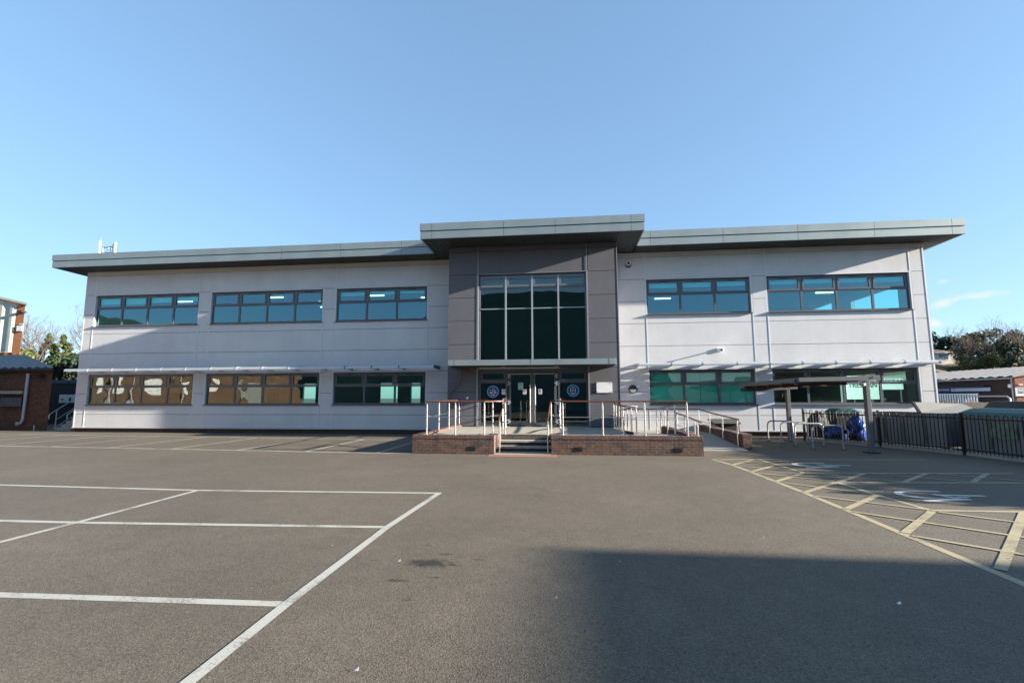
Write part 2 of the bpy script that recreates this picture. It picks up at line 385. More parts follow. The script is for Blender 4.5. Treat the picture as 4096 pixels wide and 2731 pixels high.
sc.cycles.max_bounces=6;sc.cycles.transparent_max_bounces=12;sc.cycles.caustics_reflective=False;sc.cycles.caustics_refractive=False
sc.cycles.sample_clamp_indirect=6

# ------------------------------------------------------------------ ground and markings
m=MB();m.add([(-900,-900,0),(900,-900,0),(900,900,0),(-900,900,0)],[(0,1,2,3)])
tag(m.build('ground',asph),kind='structure')
m=MB();W=.09
fr=[(-24.6,15.35),(-19.8,15.02),(-15.37,14.82),(-12.9,14.64),(-10.49,14.49),(-8.07,14.30),(-5.73,14.20),(-4.68,14.2)]
bk=[(-27.2,20.3),(-24.62,20.06),(-22.6,19.79),(-20.1,19.58),(-17.72,19.48),(-15.34,19.30),(-12.85,19.05),(-10.35,18.99),(-8.09,18.76),(-6.1,18.61),(-4.68,18.5)]
m.poly_strip(fr,.10);m.poly_strip(bk,.09)
for a,b in (((-24.62,20.06),(-25.3,15.4)),((-22.6,19.79),(-22.6,15.2)),((-20.1,19.58),(-20.2,15.05)),((-17.72,19.48),(-17.74,14.9)),((-15.34,19.3),(-15.37,14.82)),((-12.85,19.05),(-12.92,14.64)),((-10.35,18.99),(-10.49,14.49)),((-8.09,18.76),(-8.07,14.3)),((-5.75,18.6),(-5.73,14.2))):
    m.strip(a,b,W,.0055)
m.poly_strip([(-16,8.5),(-10.9,8.33),(-6.64,8.22),(-2.21,8.42)],.10)
m.poly_strip([(-13,5.9),(-7.71,5.945),(-6.55,5.97),(-2.3,6.19)],.10)
m.poly_strip([(-9,3.6),(-4.8,3.77),(-2.28,3.86)],.10)
m.poly_strip([(-2.25,8.42),(-2.33,6.19),(-2.28,3.86),(-2.23,2.8),(-2.2,.5)],.095,.0055)
m.poly_strip([(-6.64,8.22),(-6.55,5.97),(-6.545,5.07),(-6.5,2.5)],.09,.007)
tag(m.build('road_markings',wline),kind='structure')
m=MB()
XO,XI=3.98,5.15
m.poly_strip([(3.80,13.63),(3.96,12.56),(4.0,11.43),(4.02,10.2),(4.04,9.1),(4.03,7.8),(4.0,6.5),(3.98,4.95),(3.97,2)],.10)
m.poly_strip([(5.0,13.69),(5.1,11.39)],.10,.004);m.poly_strip([(5.15,10.21),(5.15,8.97),(5.23,7.9)],.10,.004)
m.poly_strip([(3.80,13.63),(5.0,13.69),(9.3,14.02)],.10,.0055)
m.poly_strip([(5.1,11.39),(9.47,11.74)],.10,.0055);m.poly_strip([(5.15,10.2),(8.64,10.51),(10,10.6)],.10,.0055);m.poly_strip([(5.23,7.89),(6.48,7.93),(10,8.1)],.10,.0055)
Z=.007
for a,b in (((3.98,12.57),(4.83,13.6)),((3.99,11.43),(4.95,12.55)),((4.02,10.2),(5.05,11.35)),((4.05,9.1),(5.12,10.2)),((4.05,7.85),(5.12,8.95)),((4.04,6.58),(5.2,7.83)),((4.08,5.32),(6.44,7.89)),((5.15,10.2),(6.31,11.42)),((6.43,10.36),(7.61,11.53)),((7.74,10.5),(8.89,11.66)),((4.0,4.1),(7.6,7.95))):
    m.strip(a,b,.10,Z)
for a,b in (((3.95,13.43),(5.01,12.74)),((4.04,12.36),(5.09,11.55)),((4.05,11.28),(5.13,10.31)),((4.08,10.1),(5.13,9.05)),((4.06,8.8),(5.2,7.93)),((4.05,7.68),(6.3,5.6)),((4.04,6.46),(6,4.65)),((5.25,7.78),(7.2,6.1)),((5.12,11.38),(6.45,10.4)),((6.46,11.44),(7.69,10.52)),((7.77,11.57),(8.9,10.65))):
    m.strip(a,b,.075,.0085)
tag(m.build('road_markings',yline),kind='structure')
def wheelchair(dx,dy):
    m=MB();pts=[]
    for i in range(15):
        a=R(62+ (298-62)*i/14);pts.append((6.02+dx+.53*math.cos(a)*(1 if math.cos(a)<0 else 1.2),12.75+dy+.36*math.sin(a)))
    m.poly_strip(pts,.12)
    m.poly_strip([(5.50+dx,12.20+dy),(6.20+dx,12.40+dy)],.10,.005);m.poly_strip([(6.20+dx,12.36+dy),(6.03+dx,12.80+dy)],.10,.006)
    m.poly_strip([(6.0+dx,12.72+dy),(6.75+dx,12.71+dy)],.11,.007);m.poly_strip([(6.22+dx,12.55+dy),(6.42+dx,12.57+dy)],.07,.008)
    return tag(m.build('road_markings',pline),kind='structure')
wheelchair(0,0);wheelchair(.1,-3.63)
def litter(x,y,s,lab):
    s*=.65
    m=MB();k=[(x+random.uniform(-s,s),y+random.uniform(-s,s)*.7,.004+random.random()*s*.5) for _ in range(4)]
    k=[(x-s,y-s*.4,.006),(x+s*.9,y-s*.5,.01),(x+s,y+s*.5,.02+s*.3),(x-s*.7,y+s*.6,.012)]
    m.prism(k,(0,0,.003));tag(m.build('paper_scrap',white),lab,'litter')
litter(-1.30,3.0,.018,'white scrap of litter nearest the camera at the bottom of the car park')
litter(-1.72,4.92,.018,'small white scrap beside the dark oil stain')
litter(2.6,4.38,.022,'pale scrap of litter lying inside the large shadow')
litter(-.12,4.2,.012,'tiny white scrap on sunlit asphalt left of the large shadow')
litter(2.25,6.16,.014,'tiny white scrap left of the yellow hatching, beyond the shadow')

# ------------------------------------------------------------------ office building
YF=21.55;YC=19.85
XL,XR=-24.45,14.95
B=thing('office_building','two storey silver clad office block with overhanging flat roof and dark entrance bay','building')
WIN_X=[(-23.85,-18.12,4),(-17.45,-11.64,4),(-10.95,-6.485,3),(3.535,7.95,3),(8.63,14.33,4)]
ZU=(5.27,6.84);ZG=(1.34,2.83)
GRID=[.24,.873,1.873,2.873,3.873,4.873,5.873,6.873,7.873,8.10]
DX0,DX1=-5.02,2.11   # dark bay
g=.009
cl=MB();cl2=MB();tr=MB();bkm=MB();bkm2=MB()
def panels(mb,x0,x1,zs,y,d=.03):
    for a,b in zip(zs[:-1],zs[1:]):
        mb.box(x0,x1,y,y+d,a+g,b-g)
# column layout
segs=[]
edges=[XL]
for x0,x1,n in WIN_X: edges+= [x0,x1]
def sides(x0,x1): panels(cl,x0,x1,GRID,YF)
SW=.095
cols=[(XL,-23.85),(-18.12,-17.45),(-11.64,-10.95),(-6.485,DX0),(DX1,3.535),(7.95,8.63),(14.33,XR)]
for i,(a,b) in enumerate(cols):
    a2=a if i in (0,4) else a+SW-.02
    b2=b if i in (3,6) else b-SW+.02
    panels(cl if i<4 else cl2,a2,b2,GRID,YF)
    # vertical cover strips at the edges of the window bays
    for e,inner in ((a,i not in (0,4)),(b,i not in (3,6))):
        if not inner: continue
        s0,s1=(e-.0,e+SW-.025) if e==a else (e-SW+.025,e)
        for (z0,z1) in ((.24,ZG[0]-.02),(ZG[1]+.03,ZU[0]-.02),(ZU[1]+.03,8.1)):
            tr.box(s0,s1,YF-.004,YF+.03,z0,z1)
            tr.box(s0+.022,s1-.022,YF-.008,YF-.004,z0,z1)
        for (z0,z1) in (ZG,ZU): tr.box(s0,s1,YF+.001,YF+.03,z0-.02,z1+.03)
for x0,x1,n in WIN_X:
    q=cl if x0<0 else cl2
    panels(q,x0+.0,x1-.0,[.24,.873,ZG[0]-.03],YF)
    panels(q,x0,x1,[ZG[1]+.045,3.873,4.873,ZU[0]-.03],YF)
    panels(q,x0,x1,[ZU[1]+.045,7.873,8.1],YF)
    for zz in (ZG[1],ZU[1]): tr.box(x0-.05,x1+.05,YF-.03,YF+.03,zz,zz+.042)
    # reveals
    for z0,z1 in (ZG,ZU):
        tr.box(x0-.002,x0+.012,YF+.03,YF+.13,z0,z1);tr.box(x1-.012,x1+.002,YF+.03,YF+.13,z0,z1)
# drip at foot
for a,b in ((XL-.03,DX0),(DX1,XR+.03)): tr.box(a,b,YF-.035,YF+.03,.205,.24)
tr.box(XL-.012,XL+.05,YF-.008,YF+.05,.24,8.1);tr.box(XR-.05,XR+.012,YF-.008,YF+.05,.24,8.1)
# backing wall with openings
def backing(mb,x0,x1,y0,y1,z0,z1,holes):
    xs=sorted({x0,x1}|{h[0] for h in holes}|{h[1] for h in holes})
    for a,b in zip(xs[:-1],xs[1:]):
        hs=sorted([(h[2],h[3]) for h in holes if h[0]<=a+1e-6 and h[1]>=b-1e-6]);z=z0
        for p,q in hs:
            if p>z: mb.box(a,b,y0,y1,z,p)
            z=q
        if z<z1: mb.box(a,b,y0,y1,z,z1)
holes=[(a,b,*zz) for a,b,n in WIN_X for zz in (ZG,ZU)]
backing(bkm,XL+.03,DX0+.05,YF+.031,YF+.22,.2,8.1,[h for h in holes if h[1]<0])
backing(bkm2,DX1-.05,XR-.03,YF+.031,YF+.22,.2,8.1,[h for h in holes if h[0]>0])
cl.build('wall',clad,B);cl2.build('wall',clad,B)
tr.build('cladding_trim',cladtrim,B)
bkm.build('wall_backing',gap,B);bkm2.build('wall_backing',gap,B)
m=MB();m.box(XL+.05,DX0,YF+.06,YF+.3,0,.21);m.box(DX1,XR-.05,YF+.06,YF+.3,0,.21);m.build('plinth',plinthb,B)
for x in (-22.9,-20.4,-16.6,-13.4,-11.2):
    m=MB();m.box(x,x+.22,YF+.05,YF+.07,.08,.15);m.build('air_brick',black,B)
# side and rear walls (rear wall has ground floor openings that show through the glazing)
YB=34
m=MB()
m.box(XL,XL+.2,YF+.22,YB,0,8.1)
def side_open(mb,x0,x1,y0,y1,z0,z1,hs):
    ys=sorted({y0,y1}|{h[0] for h in hs}|{h[1] for h in hs})
    for a,b in zip(ys[:-1],ys[1:]):
        k=[h for h in hs if h[0]<=a+1e-6 and h[1]>=b-1e-6];z=z0
        for h in sorted(k,key=lambda q:q[2]):
            mb.box(x0,x1,a,b,z,h[2]);z=h[3]
        mb.box(x0,x1,a,b,z,z1)
side_open(m,XR-.2,XR,YF+.22,YB,0,8.1,[(23.0,28.2,1.0,2.75),(23.0,26.6,5.25,6.6),(28.4,30.5,5.2,6.9)])
rh=[(-19.6,-18.6,.9,2.7),(-17.3,-15.0,.9,2.7),(-14.4,-12.3,.9,2.7),(-11.3,-10.6,.9,2.7),(-10.1,-9.6,.9,2.7),(6,8,1.2,2.5)]
backing(m,XL,XR,YB,YB+.2,0,8.1,rh)
m.build('side_and_rear_wall',clad,B)
# interior
m=MB();m.box(XL+.2,XR-.2,YF+.25,YB,.40,.45);m.box(XL+.2,DX0-.3,YF+.25,YB,3.75,3.85);m.box(DX1+.3,XR-.2,YF+.25,YB,3.75,3.85);m.build('floor_slab',carpet,B)
m=MB();m.box(XL+.2,DX0-.3,YF+.25,YB,3.05,3.1);m.box(DX1+.3,XR-.2,YF+.25,YB,3.05,3.1);m.box(XL+.2,XR-.2,YF+.25,YB,7.0,7.06);m.build('ceiling',ceilm,B)
m=MB()
for x in (-17.8,-11.3,DX0-.2,DX1+.1,8.28): m.box(x,x+.1,YF+.25,YF+6.5 if x<-6 else YB,.45,7.0)
m.box(XL+.2,-12.8,YF+8,YF+8.1,3.85,7.0);m.box(3,XR-.3,YF+9,YF+9.1,3.85,7.0);m.box(XL+.2,-17.8,YF+6.4,YF+6.5,.45,3.05);m.box(-4.8,2.1,27,27.1,.45,7)
m.build('partition_wall',interior,B)
for i,(x,y,z) in enumerate(((-15.4,23.6,6.97),(-13.3,25,6.97),(-11.9,24.2,6.97),(-14,26.5,6.97),(-9.9,23.8,6.97),(-9.0,25.5,6.97),(-7.3,24.6,6.97),(4.9,23.7,6.97),(5.2,26.5,6.97),(10.4,23.4,6.97),(-9.2,23.4,3.02),(-8.6,24.6,3.02),(-7.3,25.2,3.02),(-10,26,3.02),(-2.6,22.4,6.97),(.1,22.2,6.97),(-21,24,6.97),(13.2,26,6.97))):
    m=MB();m.box(x-.42,x+.42,y-.035,y+.035,z-.03,z+.02);m.build('ceiling_light',lum,B)
# roof: fascia in two bands, soffit, roof deck
F=[(-25.30,20.49),(-5.90,20.49),(-5.90,18.50),(3.05,18.50),(3.05,20.49),(15.85,20.49),(15.85,35.2),(-25.30,35.2)]
JX={False:(-24.87,-21.93,-19.05,-16.1,-13.2,-10.3,-7.4,3.62,6.59,9.56,12.49,15.37),True:(-5.42,-2.46,-.40,2.55)}
def ring(mb,out,z0,z1,t=.06):
    P=[(x-out if x<-20 else x+out if x>10 else (x-out if x<-1 else x+out),y-out if y<25 else y+out) for x,y in F]
    mb2=[]
    n=len(P)
    for i in range(n):
        a=P[i];b=P[(i+1)%n]
        if abs(a[1]-b[1])<1e-6:
            s=t if a[1]<25 else -t
            e0,e1=sorted((a[0],b[0]))
            cuts=[e0]+[q for q in JX[a[1]<19] if e0+.1<q<e1-.1 and a[1]<25]+[e1]
            for q0,q1 in zip(cuts[:-1],cuts[1:]): mb.box(q0+(0 if q0==e0 else .006),q1-(0 if q1==e1 else .006),a[1],a[1]+s,z0,z1)
        else:
            # inside direction along x
            if i==1: s=t
            elif i==3: s=-t
            elif i==5: s=-t
            else: s=t
            e=t+.002
            ya,yb=sorted((a[1],b[1]))
            if i in (1,3): mb.box(a[0],a[0]+s,ya+e,yb-.001,z0,z1)
            else: mb.box(a[0],a[0]+s,ya+e,yb-e,z0,z1)
m=MB();ring(m,0,8.085,8.395);m.build('lower_fascia_band',fasciam,B)
m=MB();ring(m,.022,8.425,8.725,.085);m.build('upper_fascia_band',fasciam,B)
m=MB();ring(m,-.022,8.12,8.70,.03);m.build('fascia_groove',paint('joint_dark',(.10,.115,.12),.6),B)
m=MB();m.box(-25.22,15.77,20.56,35.1,8.62,8.70);m.box(-5.83,2.98,18.57,20.559,8.62,8.70);m.build('roof',greyroof,B)
# ribbed soffit
def ribs(mb,x0,x1,y0,y1,z,p=.15):
    n=int(round((x1-x0)/p));q=(x1-x0)/n
    for i in range(n):
        a=x0+i*q
        mb.add([(a,y0,z),(a+q*.62,y0,z),(a+q*.72,y0,z+.018),(a+q,y0,z+.018),(a,y1,z),(a+q*.62,y1,z),(a+q*.72,y1,z+.018),(a+q,y1,z+.018)],
               [(0,1,5,4),(1,2,6,5),(2,3,7,6)])
        mb.add([(a+q,y0,z+.018),(a+q,y1,z+.018),(a+q,y1,z),(a+q,y0,z)],[(0,1,2,3)])
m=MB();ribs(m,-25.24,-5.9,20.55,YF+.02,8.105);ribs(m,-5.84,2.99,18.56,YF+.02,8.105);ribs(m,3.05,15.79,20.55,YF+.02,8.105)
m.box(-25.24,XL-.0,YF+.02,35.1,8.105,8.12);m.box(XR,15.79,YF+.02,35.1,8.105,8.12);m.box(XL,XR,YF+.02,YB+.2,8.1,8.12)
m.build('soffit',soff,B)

# windows
tealb=paint('teal_roller_blind',(.30,.74,.66),.8,0,.04,3)
def window(x0,x1,n,z0,z1,glassmat,blinds=None,full=None):
    y=YF+.10;f=MB();gl=MB()
    W=(x1-x0-.024)/n;xa=x0+.012
    zt=z1-.0; zb=z0+.0
    H=z1-z0
    tz0=z0+H*.555; tz1=tz0+.055     # transom
    # outer frame
    f.box(xa,x1-.012,y,y+.07,z0,z0+.075);f.box(xa,x1-.012,y,y+.07,z1-.06,z1)
    f.box(xa,xa+.055,y,y+.07,z0+.075,z1-.06);f.box(x1-.012-.055,x1-.012,y,y+.07,z0+.075,z1-.06)
    for i in range(1,n): f.box(xa+i*W-.045,xa+i*W+.045,y,y+.07,z0+.075,z1-.06)
    for i in range(n):
        a=xa+i*W+(.055 if i==0 else .045);b=xa+(i+1)*W-(.055 if i==n-1 else .045)
        f.box(a,b,y+.001,y+.07,tz0,tz1)
        # opening light in the top row
        c0,c1=tz1+.006,z1-.066
        f.box(a+.006,b-.006,y-.018,y+.05,c0,c0+.07);f.box(a+.006,b-.006,y-.018,y+.05,c1-.075,c1)
        f.box(a+.006,a+.075,y-.018,y+.05,c0+.07,c1-.075);f.box(b-.075,b-.006,y-.018,y+.05,c0+.07,c1-.075)
        gl.box(a+.075,b-.075,y+.02,y+.026,c0+.07,c1-.075)
        gl.box(a,b,y+.03,y+.036,z0+.075,tz0)
        f.box((a+b)/2-.2,(a+b)/2+.2,y-.03,y-.018,c1-.045,c1-.02)
    fo=f.build('window',frame,B)
    gl.build('pane',glassmat,fo)
    s=MB();s.prism([(x0-.05,YF-.07,z0-.035),(x0-.05,YF-.07,z0-.012),(x0-.05,YF+.11,z0+.012),(x0-.05,YF+.11,z0-.03)],(x1-x0+.10,0,0));s.build('sill',frame,fo)
    for i in range(n):
        tv=MB();c=xa+(i+.5)*W;tv.box(c-.2,c+.2,y-.034,y-.0305,z1-.112,z1-.088);tv.build('trickle_vent',black,fo)
    if blinds:
        bl=MB()
        for i,d in enumerate(blinds):
            if d<=0: continue
            a=xa+i*W+.05;b=xa+(i+1)*W-.05
            bl.box(a,b,y+.09,y+.10,z1-.13-d,z1-.02)
        if bl.f: bl.build('blind',blind,fo)
    if full:
        bl=MB()
        for a,b in full: bl.box(x0+a*(x1-x0),x0+b*(x1-x0),y+.09,y+.10,z0+.02,z1-.02)
        bl.build('blind',tealb,fo)
    return fo
for (x0,x1,n),bl in zip(WIN_X,([.30,.33,.26,.22],[.03,.05,.04,.04],[.19,.16,.13],[.22,.22,.20],[.20,.20,.20,.22])):
    window(x0,x1,n,*ZU,upglass,bl)
for i,(x0,x1,n) in enumerate(WIN_X):
    window(x0,x1,n,*ZG,gfglass,[.02]*n if i!=3 else None,[(0.01,.49),(.496,.985)] if i==3 else None)

# dark entrance bay
dk=MB();bk2=MB()
CX0,CX1=-3.71,.83;CZ1=6.85
ZD=[.47,.873,1.873,2.873,3.873,4.873,5.873,6.873,7.873,8.10]
for a,b in ((DX0,CX0-.08),(CX1+.08,DX1)): panels(dk,a+.004,b,ZD,YC)
panels(dk,CX0-.03,CX1+.03,[6.885,7.873,8.1],YC)
wd=dk.build('entrance_wall',darkclad,B)
bk2.box(DX0+.02,CX0,YC+.031,YC+.2,.3,8.1);bk2.box(CX1,DX1-.02,YC+.031,YC+.2,.3,8.1);bk2.box(CX0,CX1,YC+.031,YC+.2,6.9,8.1)
bk2.build('entrance_wall_backing',gap,B)
m=MB()
for a,b in ((DX0+.005,DX0+.06),(DX1-.06,DX1-.005)):
    m=MB();m.box(a,b,YC+.05,YF+.05,.3,8.1);m.build('entrance_side_wall',darkclad,B)
m=MB()
for a in (CX0-.078,CX1-.0): m.box(a,a+.075,YC-.012,YC+.14,.47,6.90);m.box(a+.02,a+.055,YC-.022,YC-.012,6.9,8.1);
m.box(DX1-.02,DX1+.012,YC-.01,YC+.05,.47,8.1);m.box(CX0-.08,CX1+.08,YC-.03,YC+.1,6.862,6.885)
m.build('entrance_trim',paint('dark_trim',(.30,.29,.31),.35,.3),B)
# curtain wall
yg=YC+.12
f=MB();gl=MB();mu=[CX0+.0,-2.56,-1.44,-.335,CX1]
f.box(CX0,CX1,yg,yg+.1,6.78,CZ1)
for x in mu:
    if x==CX0: f.box(x,x+.06,yg,yg+.1,3.1,6.78)
    elif x==CX1: f.box(x-.06,x,yg,yg+.1,3.1,6.78)
    else: f.box(x-.03,x+.03,yg-.03,yg+.1,3.1,6.78)
for i in range(4):
    a=mu[i]+(.06 if i==0 else .03);b=mu[i+1]-(.06 if i==3 else .03)
    f.box(a,b,yg-.012,yg+.1,6.255,6.31);f.box(a,b,yg-.012,yg+.1,5.365,5.40)
    # top vents
    p,q=6.315,6.775
    f.box(a+.01,b-.01,yg-.04,yg+.05,p,p+.085);f.box(a+.01,b-.01,yg-.04,yg+.05,q-.095,q)
    f.box(a+.01,a+.095,yg-.04,yg+.05,p+.085,q-.095);f.box(b-.095,b-.01,yg-.04,yg+.05,p+.085,q-.095)
    gl.box(a+.095,b-.095,yg,yg+.006,p+.085,q-.095)
    gl.box(a,b,yg+.03,yg+.036,5.40,6.255);gl.box(a,b,yg+.03,yg+.036,3.1,5.365)
cw=f.build('curtain_wall',frameg,B);gl.build('pane',curglass,cw)
m=MB()
for x in mu[1:-1]: m.box(x-.034,x+.034,yg-.05,yg-.031,3.1,6.78)
m.box(CX0+.062,CX1-.062,yg-.02,yg-.0125,5.36,5.405)
m.build('mullion_cap',paint('mullion_cap_metal',(.36,.39,.40),.45,.4),cw)
m=MB();m.box(CX0+.03,CX1-.03,yg+.35,yg+.36,6.47,6.70);m.build('blind',blind,cw)
# ground floor entrance screen
f=MB();GL=[]
f.box(CX0,CX1,yg,yg+.1,2.70,2.95)
for a,b in ((CX0,CX0+.09),(-2.57,-2.50),(-.39,-.32),(CX1-.07,CX1)): f.box(a,b,yg,yg+.1,.47,2.70)
for a,b in ((CX0+.09,-2.57),(-.32,CX1-.07)):
    f.box(a,b,yg,yg+.1,2.245,2.33);f.box(a,b,yg,yg+.1,.47,.545)
    f.box(a,b,yg-.02,yg+.05,2.335,2.40);f.box(a,b,yg-.02,yg+.05,2.64,2.698);f.box(a,a+.08,yg-.02,yg+.05,2.40,2.64);f.box(b-.08,b,yg-.02,yg+.05,2.40,2.64)
    gl=MB();gl.box(a+.08,b-.08,yg+.01,yg+.016,2.40,2.64);gl.box(a,b,yg+.03,yg+.036,.545,2.245);GL.append(gl)
f.box(-2.50,-.39,yg+.0,yg+.1,2.68,2.699)
es=f.build('entrance_screen',frame,B);[q.build('pane',curglass,es) for q in GL]
def door(x0,x1,hx,hingex):
    f=MB();f.box(x0,x0+.10,yg-.01,yg+.05,.50,2.67);f.box(x1-.10,x1,yg-.01,yg+.05,.50,2.67);f.box(x0+.10,x1-.10,yg-.01,yg+.05,.50,.62);f.box(x0+.10,x1-.10,yg-.01,yg+.05,2.60,2.67)
    d=f.build('entrance_door',frame,B)
    q=MB();q.box(x0+.10,x1-.10,yg+.01,yg+.018,.62,2.60);q.build('pane',curglass,d)
    h=MB();h.tube([(hx,yg-.09,.62),(hx,yg-.09,2.17)],.023,10)
    for z in (.66,2.13): h.tube([(hx,yg-.09,z),(hx,yg-.01,z)],.018,8)
    h.build('handle',steel,d)
    for z in (.67,1.45,2.235,2.53):
        h=MB();s=1 if hingex<-1.4 else -1
        h.box(hingex-.035,hingex+.035,yg-.05,yg-.011,z-.085,z-.03);h.box(hingex-.035,hingex+.035,yg-.05,yg-.011,z+.03,z+.085)
        h.box(hingex,hingex+s*.09,yg-.055,yg-.012,z-.028,z+.028);h.build('hinge',alum,d)
    h=MB();h.box(x0+.02,x1-.06,yg-.06,yg-.011,2.60,2.635);h.build('door_closer',alum,d)
door(-2.44,-1.445,-1.545,-2.45);door(-1.435,-.45,-1.335,-.44)
m=MB();m.box(CX0,CX1,yg-.02,yg+.14,.44,.47);m.build('threshold',alum,B)
# entrance canopy
m=MB();m.box(-4.70,1.85,18.62,YC-.002,2.90,3.12)
cn=m.build('entrance_canopy',fasciam,B,.006)
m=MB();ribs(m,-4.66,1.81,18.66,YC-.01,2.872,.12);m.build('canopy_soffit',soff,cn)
m=MB()
for x in (-4.45,-1.42,1.58): m.box(x-.005,x+.005,18.617,18.62,2.9,3.12)
m.build('canopy_joint',gap,cn)
for x in (-2.55,-.45):
    m=MB();m.tube([(x,19.15,2.862),(x,19.15,2.89)],.09,16);m.build('downlight',alum,cn)
# rainwater pipe on the dark wall
m=MB();m.tube([(-4.45,YC-.05,2.90),(-4.45,YC-.05,2.32),(-4.93,YC-.05,1.78),(-4.93,YC-.05,.47)],.03,10);m.build('rainwater_pipe',darkclad,B)
# brise soleil
def shade(x0,x1,joints):
    s=MB()
    prof=[(20.70,2.945),(20.695,3.00),(20.72,3.05),(20.78,3.08),(20.86,3.085),(20.86,3.06),(20.79,3.055),(20.74,3.03),(20.72,2.99),(20.725,2.945)]
    s.prism([(x0,y,z) for y,z in prof],(x1-x0,0,0))
    so=s.build('sun_shade',alum,B)
    l=MB()
    for y in (20.93,21.06,21.19,21.32): l.obox((x0+.02,y,3.03),(x1-.02,y,3.03),.125,.012,(0,.42,1))
    l.build('louvre_blade',alum,so)
    for i,x in enumerate(joints):
        q=MB();q.prism([(x-.025,20.69,2.94),(x-.025,20.685,3.01),(x-.025,20.72,3.065),(x-.025,20.78,3.095),(x-.025,YF-.001,3.10),(x-.025,YF-.001,2.92),(x-.025,21.1,2.955)],(.05,0,0))
        q.build('bracket',frame if x>-11 and x<0 else alum,so)
shade(-24.28,-5.83,[-23.03,-21.71,-20.43,-19.13,-17.86,-16.57,-15.28,-14.0,-12.7,-11.3,-10.0,-8.74,-7.47,-5.855])
shade(3.0,14.66,[3.02,4.37,5.62,7.0,8.27,9.53,10.8,12.08,13.35,14.62])

# things fixed to the facade
def lamp_bulkhead():
    t=thing('bulkhead_light','round black bulkhead light with pale lower half on the grey wall right of the entrance','lamp')
    m=MB();m.disc((2.817,YF-.09,1.99),.185,28,t=.088);m.build('housing',black,t)
    m=MB();m.disc((2.817,YF-.10,1.985),.145,20,t=.012,a0=180,a1=360);m.build('diffuser',blind,t)
    m=MB();m.disc((2.817,YF-.115,1.99),.16,20,t=.026,a0=0,a1=180);m.build('eyelid_hood',black,t)
lamp_bulkhead()
t=thing('alarm_box','hexagonal white and black alarm bell box high under the eaves','alarm box')
m=MB()
def ngon(c,rx,rz,n,a0=0): return [(c[0]+rx*math.cos(R(a0+360*i/n)),c[1],c[2]+rz*math.sin(R(a0+360*i/n))) for i in range(n)]
m.prism(ngon((2.79,YF-.06,7.57),.145,.17,6),(0,.055,0));m.build('backplate',black,t)
m=MB();m.prism(ngon((2.79,YF-.10,7.60),.125,.12,6),(0,.038,0));m.build('cover',white,t)
m=MB();m.prism(ngon((2.79,YF-.108,7.60),.07,.07,5,90),(0,.007,0));m.build('badge',navy,t)
t=thing('security_camera','white security camera on a bracket above the right hand sun shade','camera')
m=MB();m.box(6.42,6.56,YF-.05,YF-.001,3.58,3.74);m.tube([(6.49,YF-.05,3.68),(6.49,YF-.25,3.70)],.025,8);m.build('bracket',white,t)
m=MB();m.box(6.36,6.50,YF-.62,YF-.22,3.56,3.68);m.build('housing',white,t,.01)
m=MB();m.disc((6.43,YF-.635,3.615),.045,14,t=.014);m.build('lens',black,t)
t=thing('white_sign_board','blank white sign board on the dark wall right of the entrance','sign')
m=MB();m.box(1.16,1.785,YC-.03,YC-.008,1.83,2.25);m.build('board',signw,t)
m=MB()
for x in (1.19,1.755):
    for z in (1.86,2.22): m.tube([(x,YC-.045,z),(x,YC-.03,z)],.012,8)
m.build('fixing',steel,t)
m=MB();m.tube([(-4.155,YC-.09,2.70),(-4.155,YC-.03,2.70)],.055,14,r2=.06);m.tube([(-4.155,YC-.03,2.70),(-4.155,YC-.001,2.70)],.065,14);tag(m.build('alarm_sounder',red),'small round red alarm sounder under the entrance canopy','alarm')
m=MB();m.box(-4.20,-4.12,YC-.03,YC-.001,1.59,1.67);tag(m.build('push_button_box',white),'small square white push button box on the dark wall left of the doors','button')
